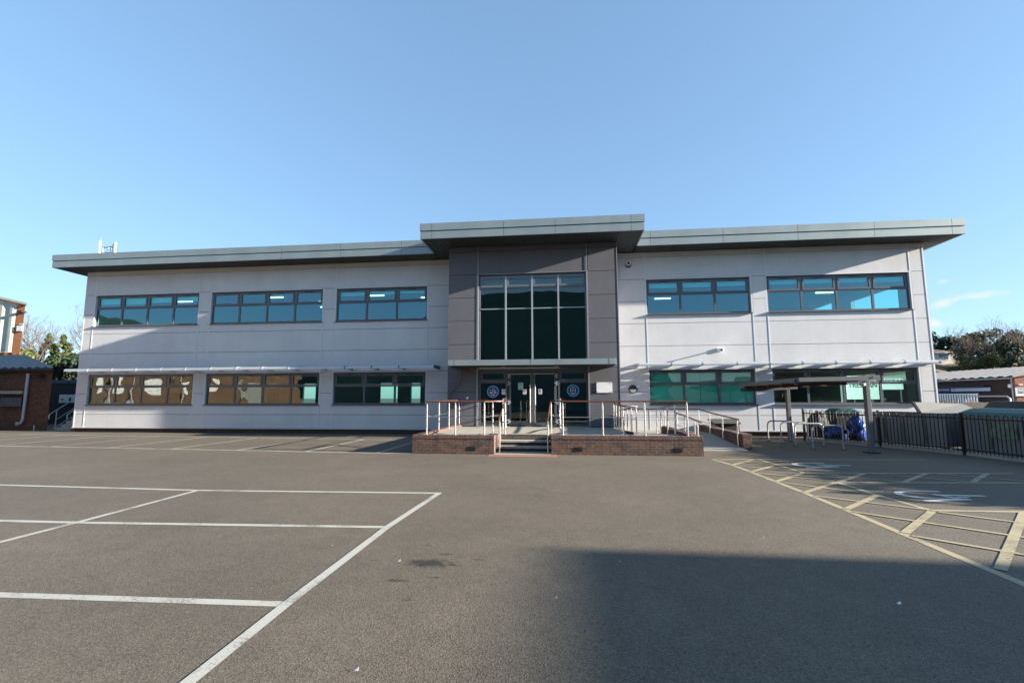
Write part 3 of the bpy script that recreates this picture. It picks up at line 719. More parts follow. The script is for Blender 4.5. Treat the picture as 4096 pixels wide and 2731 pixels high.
# door stickers
yst=yg+.0285
def person_icon(mb,x,z,s,y):
    mb.disc((x,y,z+.42*s),.10*s,12,t=.001)
    mb.prism([(x-.11*s,y,z+.30*s),(x+.11*s,y,z+.30*s),(x+.15*s,y,z-.02*s),(x+.07*s,y,z-.05*s),(x+.07*s,y,z-.45*s),(x-.07*s,y,z-.45*s),(x-.07*s,y,z-.05*s),(x-.15*s,y,z-.02*s)],(0,.001,0))
def bars(mb,x,z,w,h,y,n):
    q=w/n
    for i in range(n): mb.box(x-w/2+i*q,x-w/2+i*q+q*random.uniform(.6,.9),y,y+.001,z-h/2,z+h/2)
def round_sticker(x,z,lab,kind):
    t=thing('round_window_sticker',lab,'sticker')
    m=MB();m.disc((x,yst-.003,z),.25,40,t=.003);m.build('blue_ring',skyb,t)
    m=MB();m.disc((x,yst-.005,z),.20,40,t=.002);m.build('navy_centre',navy,t)
    m=MB();y=yst-.0065
    bars(m,x+.01,z+.135,.13,.018,y,6)
    if kind==0:
        person_icon(m,x-.115,z+.05,.085,y);person_icon(m,x-.02,z+.05,.085,y);m.box(x-.09,x-.045,y,y+.001,z+.055,z+.062)
        m.box(x+.013,x+.017,y,y+.001,z-.10,z+.09);m.box(x-.15,x+.15,y,y+.001,z-.008,z-.004)
        person_icon(m,x+.095,z+.055,.075,y);m.disc((x+.05,y,z+.05),.02,10,t=.001);bars(m,x+.09,z+.005,.12,.012,y,5);bars(m,x+.09,z-.02,.12,.012,y,5)
        m.disc((x-.10,y,z-.05),.03,12,t=.001);m.disc((x-.045,y,z-.055),.035,12,t=.001,r0=.02);m.disc((x+.06,y,z-.065),.02,10,t=.001);m.disc((x+.125,y,z-.065),.02,10,t=.001)
        bars(m,x+.01,z-.135,.17,.035,y,7)
    else:
        bars(m,x,z+.095,.24,.018,y,12)
        person_icon(m,x-.095,z+.0,.13,y);person_icon(m,x+.095,z+.0,.13,y)
        m.disc((x-.022,y,z),.026,12,t=.001,r0=.012);m.disc((x+.022,y,z),.026,12,t=.001,r0=.012)
        bars(m,x,z-.092,.26,.018,y,12);bars(m,x,z-.135,.15,.03,y,6)
    m.build('pictogram',signw,t)
round_sticker(-3.11,1.895,'round blue distancing sticker with four pictograms on the left glass panel',0)
round_sticker(.215,1.925,'round blue distancing sticker with two figures on the right glass panel',1)
t=thing('no_smoking_notice','white no smoking notice at the edge of the left glass panel','sign')
m=MB();m.box(-2.735,-2.58,yst-.003,yst,1.77,1.99);m.build('paper',signw,t)
m=MB();m.disc((-2.657,yst-.005,1.91),.062,20,t=.0015,r0=.05);m.obox((-2.70,yst-.0045,1.95),(-2.615,yst-.0045,1.87),.002,.012,(0,0,1));m.box(-2.69,-2.62,yst-.0045,yst-.003,1.905,1.915);bars(m,-2.657,1.80,.11,.012,yst-.0045,6);m.build('pictogram',ink,t)
for x,ydo,lab in ((-1.775,yg+.009,'white and blue fire door notice on the left door'),(-1.13,yg+.009,'white and blue fire door notice on the right door')):
    t=thing('fire_door_notice',lab,'sign',group='fire door notices')
    m=MB();m.box(x-.073,x+.073,ydo-.003,ydo,1.78,1.985);m.build('paper',signw,t)
    m=MB();m.disc((x,ydo-.005,1.915),.052,20,t=.0015);m.box(x-.055,x+.055,ydo-.005,ydo-.003,1.805,1.835);m.build('pictogram',navy,t)
    m=MB();m.box(x-.008,x+.008,ydo-.0065,ydo-.005,1.90,1.95);m.disc((x,ydo-.0065,1.885),.009,8,t=.001);m.build('exclamation_mark',signw,t)
m=MB();m.box(-2.05,-1.835,yg+.004,yg+.008,1.965,2.26);t=m.build('taped_paper',greenpaper);tag(t,'pale green sheet of paper taped inside the left door','notice')
m=MB();m.box(-1.99,-1.90,yg+.002,yg+.004,2.20,2.22);m.box(-1.99,-1.90,yg+.002,yg+.004,2.0,2.02);m.build('tape',ink,t)
# boards seen through the right hand ground floor window
for (x,y,w2,h,z,lab,tx) in ((16.35,29,1.7,1.3,2.15,'large pale board with dark lettering seen through the right ground floor window','TRESTAN'),(17.95,29.2,1.2,.62,2.35,'smaller pale board with dark lettering beyond the end window of the ground floor','TRESTAN')):
    t=thing('lettered_board',lab,'sign')
    m=MB();m.box(x-w2/2,x+w2/2,y,y+.04,z-h/2,z+h/2);m.build('board',signw,t)
    text(tx,.36,(x,y-.004,z+.12),FRONT,ink,'lettering',t)
    m=MB();m.box(x-.5,x-.44,y+.01,y+.03,.0,z-h/2);m.box(x+.44,x+.5,y+.01,y+.03,.0,z-h/2);m.build('stand',frame,t)

# ------------------------------------------------------------------ entrance terrace
LZ=.45
m=MB();m.box(-4.40,-2.20,14.42,YC,LZ-.1,LZ);m.box(-2.20,-.48,15.72,YC,LZ-.1,LZ);m.box(-.48,3.50,14.52,16.3,LZ-.1,LZ);m.box(-.48,1.95,16.3,YC,LZ-.1,LZ);m.box(DX1+.02,2.0,YC,YF,LZ-.1,LZ)
tag(m.build('pavement',paving),kind='structure')
m=MB()
m.prism([(2.0,16.3,LZ),(2.0,19.4,.25),(2.0,19.4,.1),(2.0,16.3,.1)],(1.5,0,0))
m.box(1.96,5.45,19.402,YF+.02,.1,.25)
m.prism([(3.76,15.75,.012),(3.76,19.40,.25),(3.76,19.40,-.05),(3.76,15.75,-.05)],(1.70,0,0))
tag(m.build('path',conc),kind='structure')
m=MB();m.box(3.77,5.42,15.62,15.75,0,.035);tag(m.build('kerb',conc),kind='structure')
def bwall(name,label,boxes,caps,vents=()):
    t=thing(name,label,'wall')
    m=MB()
    for b in boxes:m.box(*b)
    m.build('brickwork',brickm,t)
    m=MB()
    for b in caps:m.box(*b)
    m.build('coping',soldier,t,.006)
    for x,y,z in vents:
        v=MB();v.box(x-.11,x+.11,y-.006,y+.004,z-.06,z+.06)
        vo=v.build('air_vent',black,t)
        v=MB()
        for i in range(4): v.box(x-.105,x+.105,y-.012,y-.006,z-.052+i*.03,z-.043+i*.03)
        for i in range(5): v.box(x-.10+i*.047,x-.093+i*.047,y-.0135,y-.0122,z-.055,z+.055)
        v.build('grille',rubber,vo)
    return t
bwall('brick_retaining_wall','low brick terrace wall left of the entrance steps',
  [(-4.63,-2.17,14.18,14.40,0,.44),(-4.63,-4.41,14.40,YF+.05,0,.44),(-2.39,-2.17,14.40,15.75,0,.44)],
  [(-4.64,-2.16,14.17,14.405,.44,.55),(-4.64,-4.405,14.406,YF+.05,.44,.55),(-2.395,-2.16,14.406,14.9,.44,.55)],[(-2.83,14.18,.16)])
bwall('brick_retaining_wall','long low brick terrace wall between the entrance steps and the ramp',
  [(-.50,3.76,14.28,14.50,0,.44),(-.50,-.28,14.50,15.75,0,.44),(3.54,3.76,14.50,19.4,0,.44)],
  [(-.51,3.77,14.27,14.505,.44,.55),(-.51,-.275,14.506,14.95,.44,.55),(3.53,3.77,14.506,19.4,.44,.55)],[(.275,14.28,.155),(3.08,14.28,.16)])
bwall('ramp_side_wall','brick side wall along the outer edge of the access ramp',
  [(5.47,5.74,16.18,YF+.02,0,.38)],[(5.46,5.75,16.17,YF+.02,.38,.485)])
m=MB();m.prism([(1.98,16.3,.0),(1.98,19.9,0),(1.98,19.9,.36),(1.98,16.3,.52)],(.14,0,0));tag(m.build('ramp_divider_kerb',plinthb),'low dark brick upstand dividing the landing from the upper ramp','kerb')
# steps
t=thing('entrance_steps','three brick and stone steps up to the entrance landing','steps')
for y,z in ((14.9,.15),(15.3,.30),(15.7,.45)):
    m=MB();m.box(-2.165,-.505,y+.03,15.76 if z>.4 else y+.45,z-.15,z-.05);m.build('riser',plinthb,t)
    m=MB();m.box(-2.165,-.505,y,y+.43 if z<.4 else y+.2,z-.05,z);m.build('tread',soldier if z>.4 else conc,t)
m=MB();m.box(-2.3,-.35,13.62,14.16,0,.012);tag(m.build('pavement',tile),kind='structure')
m=MB();m.box(-2.16,-.51,14.16,14.9,0,.010);tag(m.build('pavement',paving),kind='structure')

# ------------------------------------------------------------------ railings
def railing(name,label,posts,tops,mids,group=None):
    t=thing(name,label,'railing',group=group)
    for (x,y,z0,z1) in posts:
        m=MB();m.tube([(x,y,z0),(x,y,z1-.10)],.024,10);m.tube([(x,y,z1-.10),(x,y,z1-.07)],.024,10,r2=.011);m.tube([(x,y,z1-.07),(x,y,z1-.01)],.011,8)
        m.tube([(x,y,z0),(x,y,z0+.012)],.04,12);m.build('post',steel,t)
    for p in tops:
        m=MB();m.tube(p,.024,10);m.build('handrail',brownrail,t)
    for p in mids:
        m=MB();m.tube(p,.009,8);m.build('mid_rail',steel,t)
    return t
C_=.55;T=1.53
ft='brown handrail '
railing('handrail_fence',ft+'round the left side of the terrace and down the left of the steps',
 [(-4.24,14.30,C_,T),(-4.26,15.75,C_,T),(-4.28,17.2,C_,T),(-4.45,19.6,LZ,T),(-3.36,14.29,C_,T),(-2.48,14.30,C_,T),(-2.40,15.4,LZ,T),(-2.06,15.85,LZ,T),(-2.05,14.5,0,1.0)],
 [[(-4.45,19.65,T),(-4.24,14.28,T)],[(-4.25,14.29,T),(-2.46,14.30,T)],[(-2.48,14.29,T),(-2.40,15.45,T),(-2.06,15.86,T),(-2.06,15.72,T-.01),(-2.05,14.48,1.0),(-2.05,14.36,1.0)]],
 [[(-4.45,19.6,1.08),(-4.24,14.30,1.08)],[(-4.24,14.30,1.07),(-2.48,14.30,1.07)],[(-2.48,14.30,1.07),(-2.40,15.4,1.07),(-2.06,15.85,1.07)],[(-2.06,15.8,1.05),(-2.05,14.5,.55)]])
railing('handrail_fence',ft+'down the right of the steps and along the long front wall',
 [(-.605,14.5,0,1.0),(-.55,15.85,LZ,T),(-.16,14.40,C_,T),(1.0,14.40,C_,T),(2.195,14.40,C_,T),(3.38,14.40,C_,T),(3.42,16.2,LZ,1.40),(3.42,17.4,.38,1.33),(3.42,18.6,.31,1.25),(3.42,19.5,.25,1.17)],
 [[(-.605,14.36,1.0),(-.605,14.48,1.0),(-.56,15.72,T-.01),(-.54,15.86,T),(-.40,15.6,T),(-.19,14.40,T)],[(-.20,14.40,T),(3.40,14.40,T)],[(3.39,14.40,T-.02),(3.42,14.6,1.42),(3.42,16.2,1.40),(3.42,19.5,1.17)]],
 [[(-.605,14.5,.55),(-.55,15.8,1.05)],[(-.55,15.85,1.07),(-.16,14.40,1.07)],[(-.16,14.40,1.07),(3.38,14.40,1.07)],[(3.42,14.6,1.0),(3.42,16.2,.97),(3.42,19.5,.74)]])
railing('handrail_fence','brown handrail loop on steel posts between the landing and the upper ramp',
 [(1.80,19.6,LZ,1.42),(1.79,18.6,LZ,1.42),(1.79,17.5,LZ,1.38),(1.78,16.2,LZ,1.36),(2.2,16.2,LZ,1.36),(2.2,17.4,.38,1.30),(2.2,18.6,.31,1.22),(2.2,19.6,.25,1.14)],
 [[(1.80,19.7,1.42),(1.79,17.5,1.38),(1.78,15.95,1.36),(2.2,15.95,1.36),(2.2,17.4,1.30),(2.2,19.7,1.13)]],
 [[(1.80,19.6,1.0),(1.79,17.5,.97),(1.78,16.2,.95),(2.2,16.2,.95),(2.2,17.4,.88),(2.2,19.6,.72)]])
railing('handrail_fence','brown handrail on the inner side of the lower ramp above the brick wall',
 [(3.66,14.42,C_,.93),(3.92,15.8,.02,.94),(3.92,17.1,.10,1.02),(3.92,18.3,.18,1.08)],
 [[(3.92,18.6,1.09),(3.92,17.0,1.02),(3.90,14.95,.90)]],[[(3.92,18.4,.66),(3.92,15.8,.52)]])
railing('handrail_fence','brown handrail along the back of the ramp and down its outer edge',
 [(2.6,20.9,.25,1.15),(4.0,20.9,.25,1.15),(4.5,20.9,.25,1.15),(5.36,20.9,.25,1.15),(5.38,19.4,.25,1.06),(5.38,17.85,.16,.99),(5.38,16.35,.05,.94)],
 [[(2.2,20.9,1.15),(5.34,20.9,1.15),(5.38,20.6,1.14),(5.38,19.4,1.06),(5.38,16.2,.93)]],
 [[(2.6,20.9,.70),(5.36,20.9,.70),(5.38,19.4,.62),(5.38,16.35,.48)]])
def guard(x,lab):
    t=thing('door_guard_rail',lab,'railing')
    m=MB();m.tube([(x,18.8,LZ),(x,18.8,1.58),(x+.0,18.86,1.60),(x,19.70,1.60),(x,19.76,1.58),(x,19.76,LZ)],.022,10);m.build('hoop',steel,t)
    for y in (18.8,19.76):
        m=MB();m.tube([(x,y,LZ),(x,y,LZ+.012)],.05,12);m.build('base_plate',steel,t)
guard(-2.53,'steel guard hoop standing left of the entrance doors');guard(-.31,'steel guard hoop standing right of the entrance doors')
# dark bin behind ramp
t=thing('grit_bin','dark grey grit bin with a sloped lid behind the ramp wall','bin')
m=MB();m.prism([(5.85,20.55,0),(5.85,20.55,.55),(5.85,21.2,.68),(5.85,21.2,0)],(1.0,0,0));m.build('body',rubber,t,.02)
m=MB();m.prism([(5.80,20.48,.56),(5.80,20.48,.62),(5.80,21.25,.75),(5.80,21.25,.69)],(1.1,0,0));m.build('lid',paint('dark_grey_plastic',(.06,.065,.06),.6),t,.02)

# ------------------------------------------------------------------ cycle hoops and shelter
def hoop(x0,y0,x1,y1,lab):
    t=thing('cycle_hoop',lab,'bike rack',group='steel cycle hoops under the shelter')
    a=Vector((x0,y0,0));b=Vector((x1,y1,0));d=(b-a).normalized();Lh=(b-a).length
    pts=[a,a+Vector((0,0,.60))]
    rr=.15
    for i in range(1,7):
        an=R(90*i/6);pts.append(a+d*(rr*(1-math.cos(an)))+Vector((0,0,.60+rr*math.sin(an))))
    for i in range(7):
        an=R(90-90*i/6);pts.append(b-d*(rr*(1-math.cos(an)))+Vector((0,0,.60+rr*math.sin(an))))
    pts.append(b)
    m=MB();m.tube(pts,.025,10);m.build('hoop',galv,t)
    for p in (a,b):
        m=MB();m.tube([p,p+Vector((0,0,.012))],.075,14);m.build('base_plate',rubber,t)
for (p,lab) in (((7.64,16.39,8.53,16.38),'front cycle hoop nearest the car park'),((7.60,17.49,8.55,17.6),'second cycle hoop from the front'),((7.53,18.39,8.42,18.40),'third cycle hoop from the front'),((7.47,19.39,8.30,19.25),'rear cycle hoop nearest the office wall')):
    hoop(*p,lab)
t=thing('cycle_shelter','grey cantilever cycle shelter with a flat roof on two steel posts','bike shelter')
shm=paint('shelter_steel',(.14,.14,.145),.5,.3,.1,6)
for x,y,zt in ((8.86,15.56,2.29),(8.30,19.5,2.10)):
    m=MB();m.box(x-.055,x+.055,y-.09,y+.09,0,zt);m.build('post',shm,t,.004)
    m=MB();m.box(x-.16,x+.16,y-.16,y+.16,0,.03);m.build('base_plate',rubber,t)
    m=MB();m.obox((x-2.1 if y<17 else x-1.75,y-.17,zt-.19),(x+.30,y-.17,zt-.085),.06,.15);m.build('cantilever_arm',shm,t)
    m=MB()
    for q in (-.32,.12): m.tube([(x+q,y-.215,zt-.07),(x+q,y-.20,zt-.07)],.02,8)
    m.build('bolt',steel,t)
m=MB();A=[(6.83,15.2),(8.60,15.2),(8.12,19.75),(6.60,19.75)];zz=[2.09,2.12,2.07,2.04]
m.add([(x,y,z) for (x,y),z in zip(A,zz)]+[(x,y,z+.125) for (x,y),z in zip(A,zz)],[(0,3,2,1),(4,5,6,7),(0,1,5,4),(1,2,6,5),(2,3,7,6),(3,0,4,7)])
m.build('roof',shm,t)
m=MB()
for i in range(5):
    y=15.6+i*.95;k=(y-15.2)/4.55;m.box(6.95-.2*k,8.40-.45*k,y,y+.16,2.0-.03*k,2.075-.03*k)
m.build('roof_joist',paint('brown_timber',(.13,.075,.03),.8),t)
m=MB();m.tube([(8.72,15.48,2.07),(8.72,15.48,2.03),(8.72,15.48,1.98),(8.72,15.48,1.95)],[.05,.085,.07,.02],14);m.build('globe_lamp',white,t)

# ------------------------------------------------------------------ bow-top fence
FP=[(8.87,19.65),(10.22,17.45),(11.12,15.25),(11.50,12.6),(11.6,9.9),(11.6,7.3)]
t=thing('bow_top_fence','black bow top metal railing fence along the right of the car park','fence')
for i,(a,b) in enumerate(zip(FP[:-1],FP[1:])):
    a=Vector((*a,0));b=Vector((*b,0));d=(b-a);Lh=d.length;d.normalize()
    m=MB();m.obox(a-Vector((0,0,0)),a+Vector((0,0,1.20)),.05,.05,(1,0,0));m.build('post',black,t)
    m=MB();m.obox(a+Vector((0,0,1.03)),b+Vector((0,0,1.03)),.012,.04);m.obox(a+Vector((0,0,.16)),b+Vector((0,0,.16)),.012,.04)
    n=max(2,int(round(Lh/.215)));q=Lh/n
    for k in range(n):
        p0=a+d*(q*(k+.25));p1=a+d*(q*(k+.75));r=q*.25
        pts=[p0+Vector((0,0,.08)),p0+Vector((0,0,1.09))]
        for j in range(1,6):
            an=math.pi*j/6;pts.append((p0+p1)/2-d*(r*math.cos(an))+Vector((0,0,1.09+r*math.sin(an))))
        pts+= [p1+Vector((0,0,1.09)),p1+Vector((0,0,.08))]
        m.tube(pts,.0125,6)
    m.build('hooped_panel',black,t)
a=Vector((*FP[-1],0));m=MB();m.obox(a,a+Vector((0,0,1.2)),.05,.05,(1,0,0));m.build('post',black,t)
m=MB()
for a,b in zip(FP[:-1],FP[1:]): m.obox((a[0]+.07,a[1],.06),(b[0]+.07,b[1],.06),.12,.12)
tag(m.build('kerb',conc),kind='structure')

# bins behind the fence
def bin_(name,label,x0,x1,y0,y1,h,hb,body,lidm,rot=0,slope=.0,lid_over=.04,panel=False):
    t=thing(name,label,'bin',group='large bins behind the railing fence')
    m=MB();c=((x0+x1)/2,(y0+y1)/2)
    ins=.06
    m.add([(x0+ins,y0+ins,.10),(x1-ins,y0+ins,.10),(x1-ins,y1-ins,.10),(x0+ins,y1-ins,.10),(x0,y0,h),(x1,y0,h),(x1,y1,h),(x0,y1,h)],[(0,3,2,1),(4,5,6,7),(0,1,5,4),(1,2,6,5),(2,3,7,6),(3,0,4,7)])
    m.build('body',body,t,.015)
    m=MB();e=lid_over
    m.add([(x0-e,y0-e,h),(x1+e,y0-e,h),(x1+e,y1+e,h),(x0-e,y1+e,h),(x0+.25,y0-e,hb),(x1-.05,y0-e,hb),(x1-.05,y1+e,hb),(x0+.25,y1+e,hb)],[(0,3,2,1),(4,5,6,7),(0,1,5,4),(1,2,6,5),(2,3,7,6),(3,0,4,7)])
    m.build('lid',lidm,t,.02)
    for wx in (x0+.15,x1-.15):
        for wy in (y0+.2,y1-.2):
            m=MB();m.tube([(wx-.03,wy,.08),(wx+.03,wy,.08)],.08,12);m.build('wheel',rubber,t)
    return t
def fence_bin(lab,P,Q,d,h):
    t=thing('large_bin',lab,'bin',group='large bins behind the railing fence')
    P=Vector((*P,0));Q=Vector((*Q,0));a=(Q-P).normalized();n=Vector((-a.y,a.x,0))
    if n.x<0:n=-n
    def bx(m,o0,o1,e,z0,z1,ins=0):
        q=[P-a*e+n*o0,Q+a*e+n*o0,Q+a*e+n*o1,P-a*e+n*o1]
        k=[P-a*(e-ins)+n*(o0+ins),Q+a*(e-ins)+n*(o0+ins),Q+a*(e-ins)+n*(o1-ins),P-a*(e-ins)+n*(o1-ins)]
        m.add([p+Vector((0,0,z0)) for p in k]+[p+Vector((0,0,z1)) for p in q],[(0,3,2,1),(4,5,6,7),(0,1,5,4),(1,2,6,5),(2,3,7,6),(3,0,4,7)])
    m=MB();bx(m,0,d,0,.12,h,.05);bo=m.build('body',greywhite,t,.015)
    m=MB();bx(m,-.03,d+.03,.03,h-.07,h)
    L_=(Q-P).length
    for k in range(1,4):
        c=P+a*(L_*k/4);m.obox(c-n*.02+Vector((0,0,.2)),c-n*.03+Vector((0,0,h-.08)),.05,.05,(1,0,0))
    m.build('rim',beige,t)
    for e in (.2,L_-.2):
        for o in (.2,d-.2):
            c=P+a*e+n*o;m=MB();m.tube([c+Vector((-.03,0,.08)),c+Vector((.03,0,.08))],.08,12);m.build('wheel',rubber,t)
    return t,P,Q,a,n
t,P,Q,a,n=fence_bin('grey white bin with an open sloped beige lid nearest the office corner',(10.40,18.45),(11.30,16.10),1.25,1.12)
m=MB();q=[(11.24,16.95,1.13),(12.80,16.5,1.10),(13.22,18.0,1.40),(11.75,18.0,1.46)]
m.add(q+[(x+.04,y+.1,z-.08) for x,y,z in q],[(0,1,2,3),(7,6,5,4),(0,4,5,1),(1,5,6,2),(2,6,7,3),(3,7,4,0)]);m.build('lid',beige,t)
m=MB();m.obox((11.20,16.98,1.11),(11.71,18.03,1.44),.05,.10);m.build('lid_edge',rubber,t)
t,P,Q,a,n=fence_bin('long grey white bin with a dark green lid in the middle of the row',(11.42,15.75),(12.0,12.4),1.35,1.08)
m=MB();pr=[];
sec=[(-.04,1.08),(.15,1.20),(.45,1.29),(.9,1.31),(1.2,1.24),(1.38,1.08)]
A_=[P-a*.04+n*o+Vector((0,0,z)) for o,z in sec];B_=[Q+a*.04+n*o+Vector((0,0,z)) for o,z in sec];k=len(sec)
m.add(A_+B_,[(i,i+1,k+i+1,k+i) for i in range(k-1)]+[tuple(reversed(range(k))),tuple(range(k,2*k))]);m.build('lid',greentarp,t)
m=MB();c0=P+a*.75-n*.012;c1=P+a*1.55-n*.012;m.add([c0+Vector((0,0,.5)),c1+Vector((0,0,.5)),c1+Vector((0,0,.93)),c0+Vector((0,0,.93)),c0-n*.01+Vector((0,0,.5)),c1-n*.01+Vector((0,0,.5)),c1-n*.01+Vector((0,0,.93)),c0-n*.01+Vector((0,0,.93))],[(0,1,2,3),(4,5,6,7),(0,1,5,4),(1,2,6,5),(2,3,7,6),(3,0,4,7)]);m.build('faded_poster',paint('faded_green_poster',(.20,.25,.17),.7,0,.5,7),t)
bin_('large_bin','bin with a raised black lid behind the green lidded one',12.75,14.5,14.9,16.6,1.22,1.50,rubber,black)
t=thing('wheeled_bin','black wheeled bin with a domed dark green lid by the office wall','bin')
m=MB();m.box(10.3,11.15,20.2,20.9,.1,1.0);m.build('body',rubber,t,.03)
m=MB()
m.prism([(10.27+.45*(1-math.cos(R(180*i/10))),20.15,1.0+.20*math.sin(R(180*i/10))) for i in range(11)],(0,.8,0));m.build('lid',greentarp,t)
for wx in (10.4,11.05):
    m=MB();m.tube([(wx-.03,20.5,.08),(wx+.03,20.5,.08)],.08,12);m.build('wheel',rubber,t)
def blob(cx,cy,cz,rx,ry,rz,seed,amp=.25):
    rnd=random.Random(seed);m=MB();nu,nv=18,12;vs=[]
    ph=[(rnd.uniform(2,7),rnd.uniform(2,7),rnd.uniform(0,6)) for _ in range(4)]
    for j in range(nv+1):
        th=math.pi*j/nv
        for i in range(nu):
            a=2*math.pi*i/nu;k=1+amp*sum(math.sin(p*a+q*th+s) for p,q,s in [(int(p),int(q),s) for p,q,s in ph])/3
            vs.append((cx+rx*math.sin(th)*math.cos(a)*k,cy+ry*math.sin(th)*math.sin(a)*k,max(.01,cz+rz*math.cos(th)*k)))
    fs=[(j*nu+i,j*nu+(i+1)%nu,(j+1)*nu+(i+1)%nu,(j+1)*nu+i) for j in range(nv) for i in range(nu)]
    return m.add(vs,fs,True)
tag(blob(10.70,19.6,.46,.27,.25,.48,3,.4).build('rubbish_bag',bluebag),'tall blue plastic bag slumped behind the railings beside the shelter post','bag')
tag(blob(10.1,19.95,.25,.42,.30,.27,5,.35).build('rubbish_bag',bluebag),'flat blue plastic bag low behind the front cycle hoop','bag')
tag(blob(9.62,20.2,.5,.34,.3,.5,9,.2).build('rubbish_bag',rubber),'bulging black bag leaning behind the railings near their left end','bag')

# ------------------------------------------------------------------ left neighbours
t=thing('brick_outbuilding','low dark brick outbuilding with a sloping grey sheet roof at the far left','building')
Pf=[(-27.15,22.6),(-41,22.3),(-41,24.4),(-31.4,24.3)]
m=MB();m.add([(*Pf[0],0),(*Pf[1],0),(*Pf[2],0),(*Pf[3],0),(*Pf[0],3.12),(*Pf[1],3.12),(*Pf[2],3.95),(*Pf[3],3.95)],[(0,1,5,4),(1,2,6,5),(2,3,7,6),(3,0,4,7)])
m.build('wall',darkb,t)
m=MB();E0=Vector((-26.9,22.4,3.28));E1=Vector((-41.2,22.1,3.28));G0=Vector((-31.3,24.35,4.17));G1=Vector((-41.2,24.35,4.17))
n=60;vs=[]
for i in range(n+1):
    k=i/n;h=.03*math.cos(math.pi*i)
    a=E0.lerp(E1,k);b=G0.lerp(G1,k);vs+= [(a.x,a.y,a.z+h),(b.x,b.y,b.z+h)]
m.add(vs,[(2*i,2*i+1,2*i+3,2*i+2) for i in range(n)])
m.add([(p.x,p.y,p.z-.07) for p in (E0,E1,G1,G0)]+[(p.x,p.y,p.z-.035) for p in (E0,E1,G1,G0)],[(0,1,2,3),(0,4,5,1),(3,7,4,0),(2,6,7,3)])
m.build('roof',greyroof,t)
m=MB();m.box(-41,-26.95,22.34,22.44,3.08,3.20);m.build('gutter',black,t)
m=MB();m.box(-41,-28.6,22.36,22.5,1.90,2.06);m.build('lintel',conc,t)
m=MB();m.box(-29.9,-28.62,22.42,22.5,1.20,1.74);wv=m.build('window',black,t)
m=MB()
for i in range(16): m.box(-29.86+i*.08,-29.82+i*.08,22.40,22.42,1.24,1.70)
m.build('grille',greyroof,wv)
m=MB();m.tube([(-28.40,22.42,2.92),(-28.42,22.42,.55),(-28.5,22.40,.36),(-28.62,22.36,.33)],.065,10);m.tube([(-28.40,22.42,2.86),(-28.40,22.42,2.96)],.08,10);m.tube([(-28.66,22.30,.33),(-28.6,22.36,.33)],.10,12);m.build('waste_pipe',pipegrey,t)
m=MB();m.box(-27.9,-27.5,22.30,22.5,2.74,2.80);m.prism([(-27.85,22.36,2.80),(-27.55,22.36,2.80),(-27.55,22.48,2.9),(-27.85,22.48,2.9)],(0,0,.03));m.build('wall_lamp',black,t)
t=thing('tall_shed','tall shed with pale corrugated cladding and an orange brick corner pier at the left edge','building')
Ys=31
m=MB();m.prism([(-40.85,Ys,0),(-40.18,Ys,0),(-40.18,Ys,8.5),(-40.85,Ys,8.5)],(-.9,.6,0));m.box(-60,-46.5,Ys+.6,Ys+4,0,8.4);m.build('brick_pier',orangeb,t)
m=MB();n=84;vs=[]
for i in range(n+1):
    x=-60+19.15*i/n;y=Ys-.06+.05*math.sin(i*math.pi/2*1.0+.7)
    vs+= [(x,y,5.05),(x,y,8.50+(-40.18-x)*.23 if x>-50 else 10.75)]
m.add(vs,[(2*i,2*i+2,2*i+3,2*i+1) for i in range(n)],False);m.build('corrugated_cladding',corrug,t)
m=MB();m.box(-60,-40.86,Ys+.05,Ys+.55,0,5.05);m.build('brick_base',orangeb,t)
m=MB();m.prism([(-39.8,Ys-.2,8.54),(-39.8,Ys-.2,8.70),(-50,Ys-.2,11.1),(-60.2,Ys-.2,8.7),(-60.2,Ys-.2,8.54),(-50,Ys-.2,10.93)],(-6.6,4.4,0));m.build('roof',corrug,t)
m=MB();m.box(-40.45,-40.05,Ys-.30,Ys+.02,7.98,8.12);m.build('floodlight',black,t)
m=MB();m.box(-40.55,-40.1,Ys-.12,Ys-.001,6.62,7.02);m.build('white_box',white,t)
m=MB();m.tube([(-40.5,Ys-.03,7.15),(-40.1,Ys-.03,7.15)],.025,6);m.build('conduit',white,t)
# alley
t=thing('boarded_gate','tall black boarded gate closing the alley left of the office','gate')
m=MB()
for i in range(26): m.box(-36.5+i*.42,-36.09+i*.42,28,28.05,0,2.62)
m.build('boarding',blacktimber,t)
m=MB();m.box(-36.6,-25.4,27.95,28.1,2.62,2.86);m.build('head_beam',paint('slate_blue_beam',(.05,.08,.11),.6),t)
t=thing('notice_board','white framed notice board on the black alley gate','sign')
m=MB();m.box(-32.85,-30.6,27.90,27.97,1.38,1.90);m.build('board',white,t)
m=MB();m.box(-32.75,-32.22,27.885,27.90,1.46,1.84);m.build('poster',cream,t)
m=MB();m.box(-32.65,-32.5,27.88,27.885,1.55,1.64);m.box(-32.1,-31.98,27.88,27.90,1.42,1.72);m.build('print',ink,t)
t=thing('alley_steps','grey metal steps with handrails climbing beside the office left corner','steps')
for i in range(6):
    m=MB();m.box(-26.35,-25.45,22.35+i*.25,22.35+i*.25+.25,i*.16,i*.16+.16);m.build('step',conc,t)
for x in (-26.55,-25.50):
    m=MB();m.tube([(x,22.15,.60),(x,22.15,.82),(x,22.25,.90),(x,23.9,1.98)],.025,8);m.build('handrail',galv,t)
    m=MB();m.tube([(x,22.5,0),(x,22.5,1.05)],.025,8);m.tube([(x,22.5,.55),(x,23.9,1.46)],.018,8);m.tube([(x,22.4,.1),(x,23.9,1.05)],.02,8);m.build('baluster_frame',galv,t)
for x,lab in ((-27.3,'short grey post stub left of the alley steps'),):
    m=MB();m.tube([(x,22.1,0),(x,22.1,.28)],.03,10);tag(m.build('bollard_stub',galv),lab,'post')
